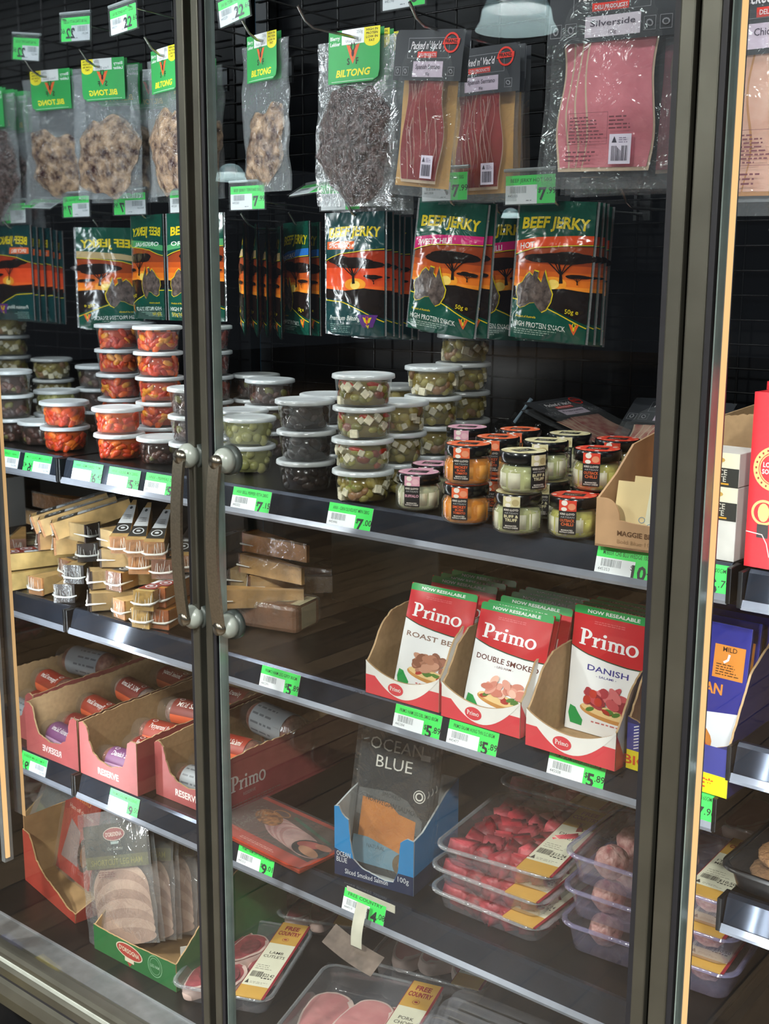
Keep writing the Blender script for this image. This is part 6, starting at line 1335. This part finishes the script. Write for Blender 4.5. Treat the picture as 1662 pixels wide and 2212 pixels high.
def leg_ham(k):
    r = random.Random(k); t = thing('ham_pack', f"clear leg ham pack with dark D'ORSOGNA header, {['front', 'second', 'third', 'fourth', 'fifth', 'rearmost'][k]} in the green tray", 'meat pack', (-1.690+.010*k, 1.312+.036*k, S4+.030), math.radians(2+r.uniform(-2, 2)-k*.5), 'leg ham packs in the green tray', math.radians(-13-1.5*k)); t.rotation_euler[1] = math.radians(-21+3*k); W, H = .215, .252+.003*k; w2 = W/2; a = Art(.012)
    DK = pr('#2a2c22', 'foil2'); OL = pr('#57562e', 'foil2')
    a.rect(-w2*.90, H*.66, w2*.90, H*.90, DK); a.rect(-w2*.90, H*.565, w2*.90, H*.66, OL); a.ell((0, H*.82), .034, .013, pr('#cdbfae'), 26); a.ell((0, H*.82), .032, .0115, pr('#8e3430'), 26); a.text("D'ORSOGNA", 0, H*.82-.004, .008, pr('#d8c8b8'), w=.050, bold=.02)
    a.rect(-.012, H*.745, .012, H*.765, pr('#9fb0a8')); a.text('Our Gourmet', 0, H*.70, .006, pr('#9a9c8c'), shear=.2); a.text('SHORTCUT LEG HAM', 0, H*.59, .011, pr('#8a8438'), w=W*.74, bold=.01); a.lines(-w2*.55, w2*.2, H*.50, H*.55, 3, pr('#7a3a38'), 3)
    m = MB()
    for i in range(8): 
        q = Art(.02); q.ell((-.004+.002*i, H*.34-.012*i+.012), w2*.80, H*.23-.006*i, mat('leg_ham_a', '#b08e7c', .4, col2='#94705f', vscale=20) if i % 2 else mat('leg_ham_b', '#c9ab96', .4, col2='#b08e7c', vscale=20), 30); q.emit(m, pl_fn((0, -.0025-.0007*i, 0), (1, 0, 0), (0, 0, 1), (0, -1, 0)), .0)
    m.build('ham_slices', t)
    m = MB(); a.emit(m, pl_fn((0, -.0090, 0), (1, 0, 0), (0, 0, 1), (0, -1, 0)), .0002, .0003); m.grid(lambda p, q: (w2*.9-W*.9*p, -.001, H*.565+H*.335*q), 2, 2, DK); m.build('printed_header', t)
    bg = film('ham_bag', '#dfe5e8', .22, .10, .8, 26, .006, milk=.10, edge=.6); m = MB()
    m.grid(lambda p, q: ((p-.5)*W, -.011-.006*math.sin(PI*p)*math.sin(PI*q)-.004*noise.noise(Vector((p*5, q*6, k))), H*q), 16, 20, bg); m.grid(lambda p, q: ((.5-p)*W, .002-.004*noise.noise(Vector((p*5, q*6, k+9))), H*q), 8, 10, bg); m.build('bag', t)
for k in range(6): leg_ham(k)
# barcode card clipped on the carton corner
P = atZ(418, 2060, S4+.07); t = thing('barcode_card', 'white barcode card standing against the green tray corner', 'label', (-1.560, 1.330, S4+.0), math.radians(58)); a = Art(.05)
a.rect(0, 0, .085, .062, pr('#c9c9c6')); a.bars(.006, .006, .070, .040, pr('#3c3c3e'), 30, 7); a.text('SHORTCUT HAM', .04, .050, .004, pr('#5a5a5a'), w=.05); a.text('27 JUN 24', .035, .043, .004, pr('#5a5a5a'))
m = MB(); m.box((.0425, .001, .031), (.085, .001, .062), pr('#c9c9c6')); a.emit(m, None, .0003); m.build('card', t)
RC = mat('reflected_ham_carton', '#9a3428', .5, var=.05); W = .235  # red tray: a mirror reflection modelled as a solid carton
fr = [(0, .12), (.03, .118), (.045, .10), (.06, .07), (.10, .048), (.16, .034), (.2, .02), (W, .02)]
carton((-2.10, 1.36, S4+.0006), math.radians(-10), W, .30, torn(fr, .0012, .006, 12), [(.0028, .02), (.05, .04), (.3, .15)], .15, 'red card tray of leg ham pouches, solid stand-in for a mirror reflection at the far left of the bottom deck', RC, inner=mat('ham_board', '#a8875c'), left=[(.0028, .15), (.3, .16)])
def reflected_ham_pouch(x, y, z, yaw, rx, label, W=.15, H=.205):  # solid pouch added in place of a reflection in the end wall
    t = thing('reflected_ham_pouch', label, 'meat pouch', (x, y, z), yaw, 'solid stand-ins for reflected red leg ham pouches at the lower left', rx); a = Art(.015); K = 'foil2'; w2 = W/2
    a.poly([(-w2, 0), (w2, 0), (w2, H-.012), (w2-.012, H), (-w2+.012, H), (-w2, H-.012)], pr('#a02c20', K)); primo(a, -w2*.62, H*.80, .022, pr('#d8803c', K), k=1.25); a.text('Ham off the Bone', 0, H*.68, .009, pr('#d8b8a8', K), w=W*.7)
    a.poly([(-w2*.8, .03), (w2*.2, .03), (w2*.1, H*.5), (-w2*.5, H*.58)], pr('#8a7a78', K)); a.ell((w2*.45, H*.30), W*.17, H*.17, pr('#3a2a22', K), 20); a.ell((w2*.48, H*.30), W*.11, H*.12, pr('#8a5a34', K), 16)
    m = MB(); m.box((0, .004, H/2), (W, .006, H), pr('#7a2018', K), .002); a.emit(m, None, .0006, .0002); m.build('pouch', t)
    m = MB(); m.grid(lambda p, q: ((p-.5)*W*1.05, -.006-.003*math.sin(PI*p)-.002*noise.noise(Vector((p*5, q*6, x))), H*q), 8, 10, film('salmon_pouch', '#dfe4e6')); m.build('clear_film', t)
reflected_ham_pouch(-1.965, 1.385, S4+.04, math.radians(-10), math.radians(-12), 'solid stand-in for a reflected red leg ham pouch, in front in the red tray, lower left')
for k in range(5): reflected_ham_pouch(-2.215+.006*k, 1.50+.030*k, S4+.012, math.radians(-4), math.radians(-8), f'solid stand-in for a reflected red leg ham pouch in the left row, {["front", "second", "third", "fourth", "rearmost"][k]} one', .16, .262)
for k in range(5): reflected_ham_pouch(-2.005+.006*k, 1.47+.030*k, S4+.012, math.radians(-4), math.radians(-8), f'solid stand-in for a reflected red leg ham pouch in the row behind the green tray, {["front", "second", "third", "fourth", "rearmost"][k]} one', .16, .262)
# ------------------------------------------------------------------ next bay: patties, floor items
P = atZ(1588, 1885, N3+.03); t = thing('patty_tray', 'black tray of beef patties on the next bay shelf at the right edge', 'meat tray', (P.x+.105, P.y+.09, N3+.001), math.radians(-2)); b, q, f = tray_mb(.25, .20, .035, mat('black_tray', '#111214', .3), mat('black_tray', '#111214'))
b.build('tray_body', t); q.build('rim', t); f.build('film', t)
for i, (x, y, z) in enumerate(((-.055, -.03, .004), (.055, -.03, .004), (-.045, .04, .016), (.055, .045, .016), (-.05, -.02, .024), (.055, -.02, .024))):
    m = MB(); bm = bmesh.new(); bmesh.ops.create_icosphere(bm, subdivisions=4, radius=1)
    for v in bm.verts: k = 1+.05*noise.noise(v.co*7+Vector((i, 0, 0))); v.co = Vector((v.co.x*.050*k, v.co.y*.048*k, v.co.z*.012*k+.012))
    m.bm(bm, mat('patty_mince', '#a8805a', .45, var=.3, vscale=120, bump=.9, bscale=140, bdist=.003, col2='#7d5a40'), Matrix.Translation((x, y, z))); m.build('patty', t)
for x, c, lab in ((-1.97, '#b8a21c', 'yellow carton standing under the cabinet door at the lower left'), (-2.10, '#4a4478', 'violet carton on the floor at the lower left corner')):
    t = thing('floor_carton', lab, 'box', (x, 1.0+.0*x, 0), .1); MB().box((0, 0, .09), (.08, .08, .18), mat('floor_box'+c, c, .6), .002).build('box_body', t)
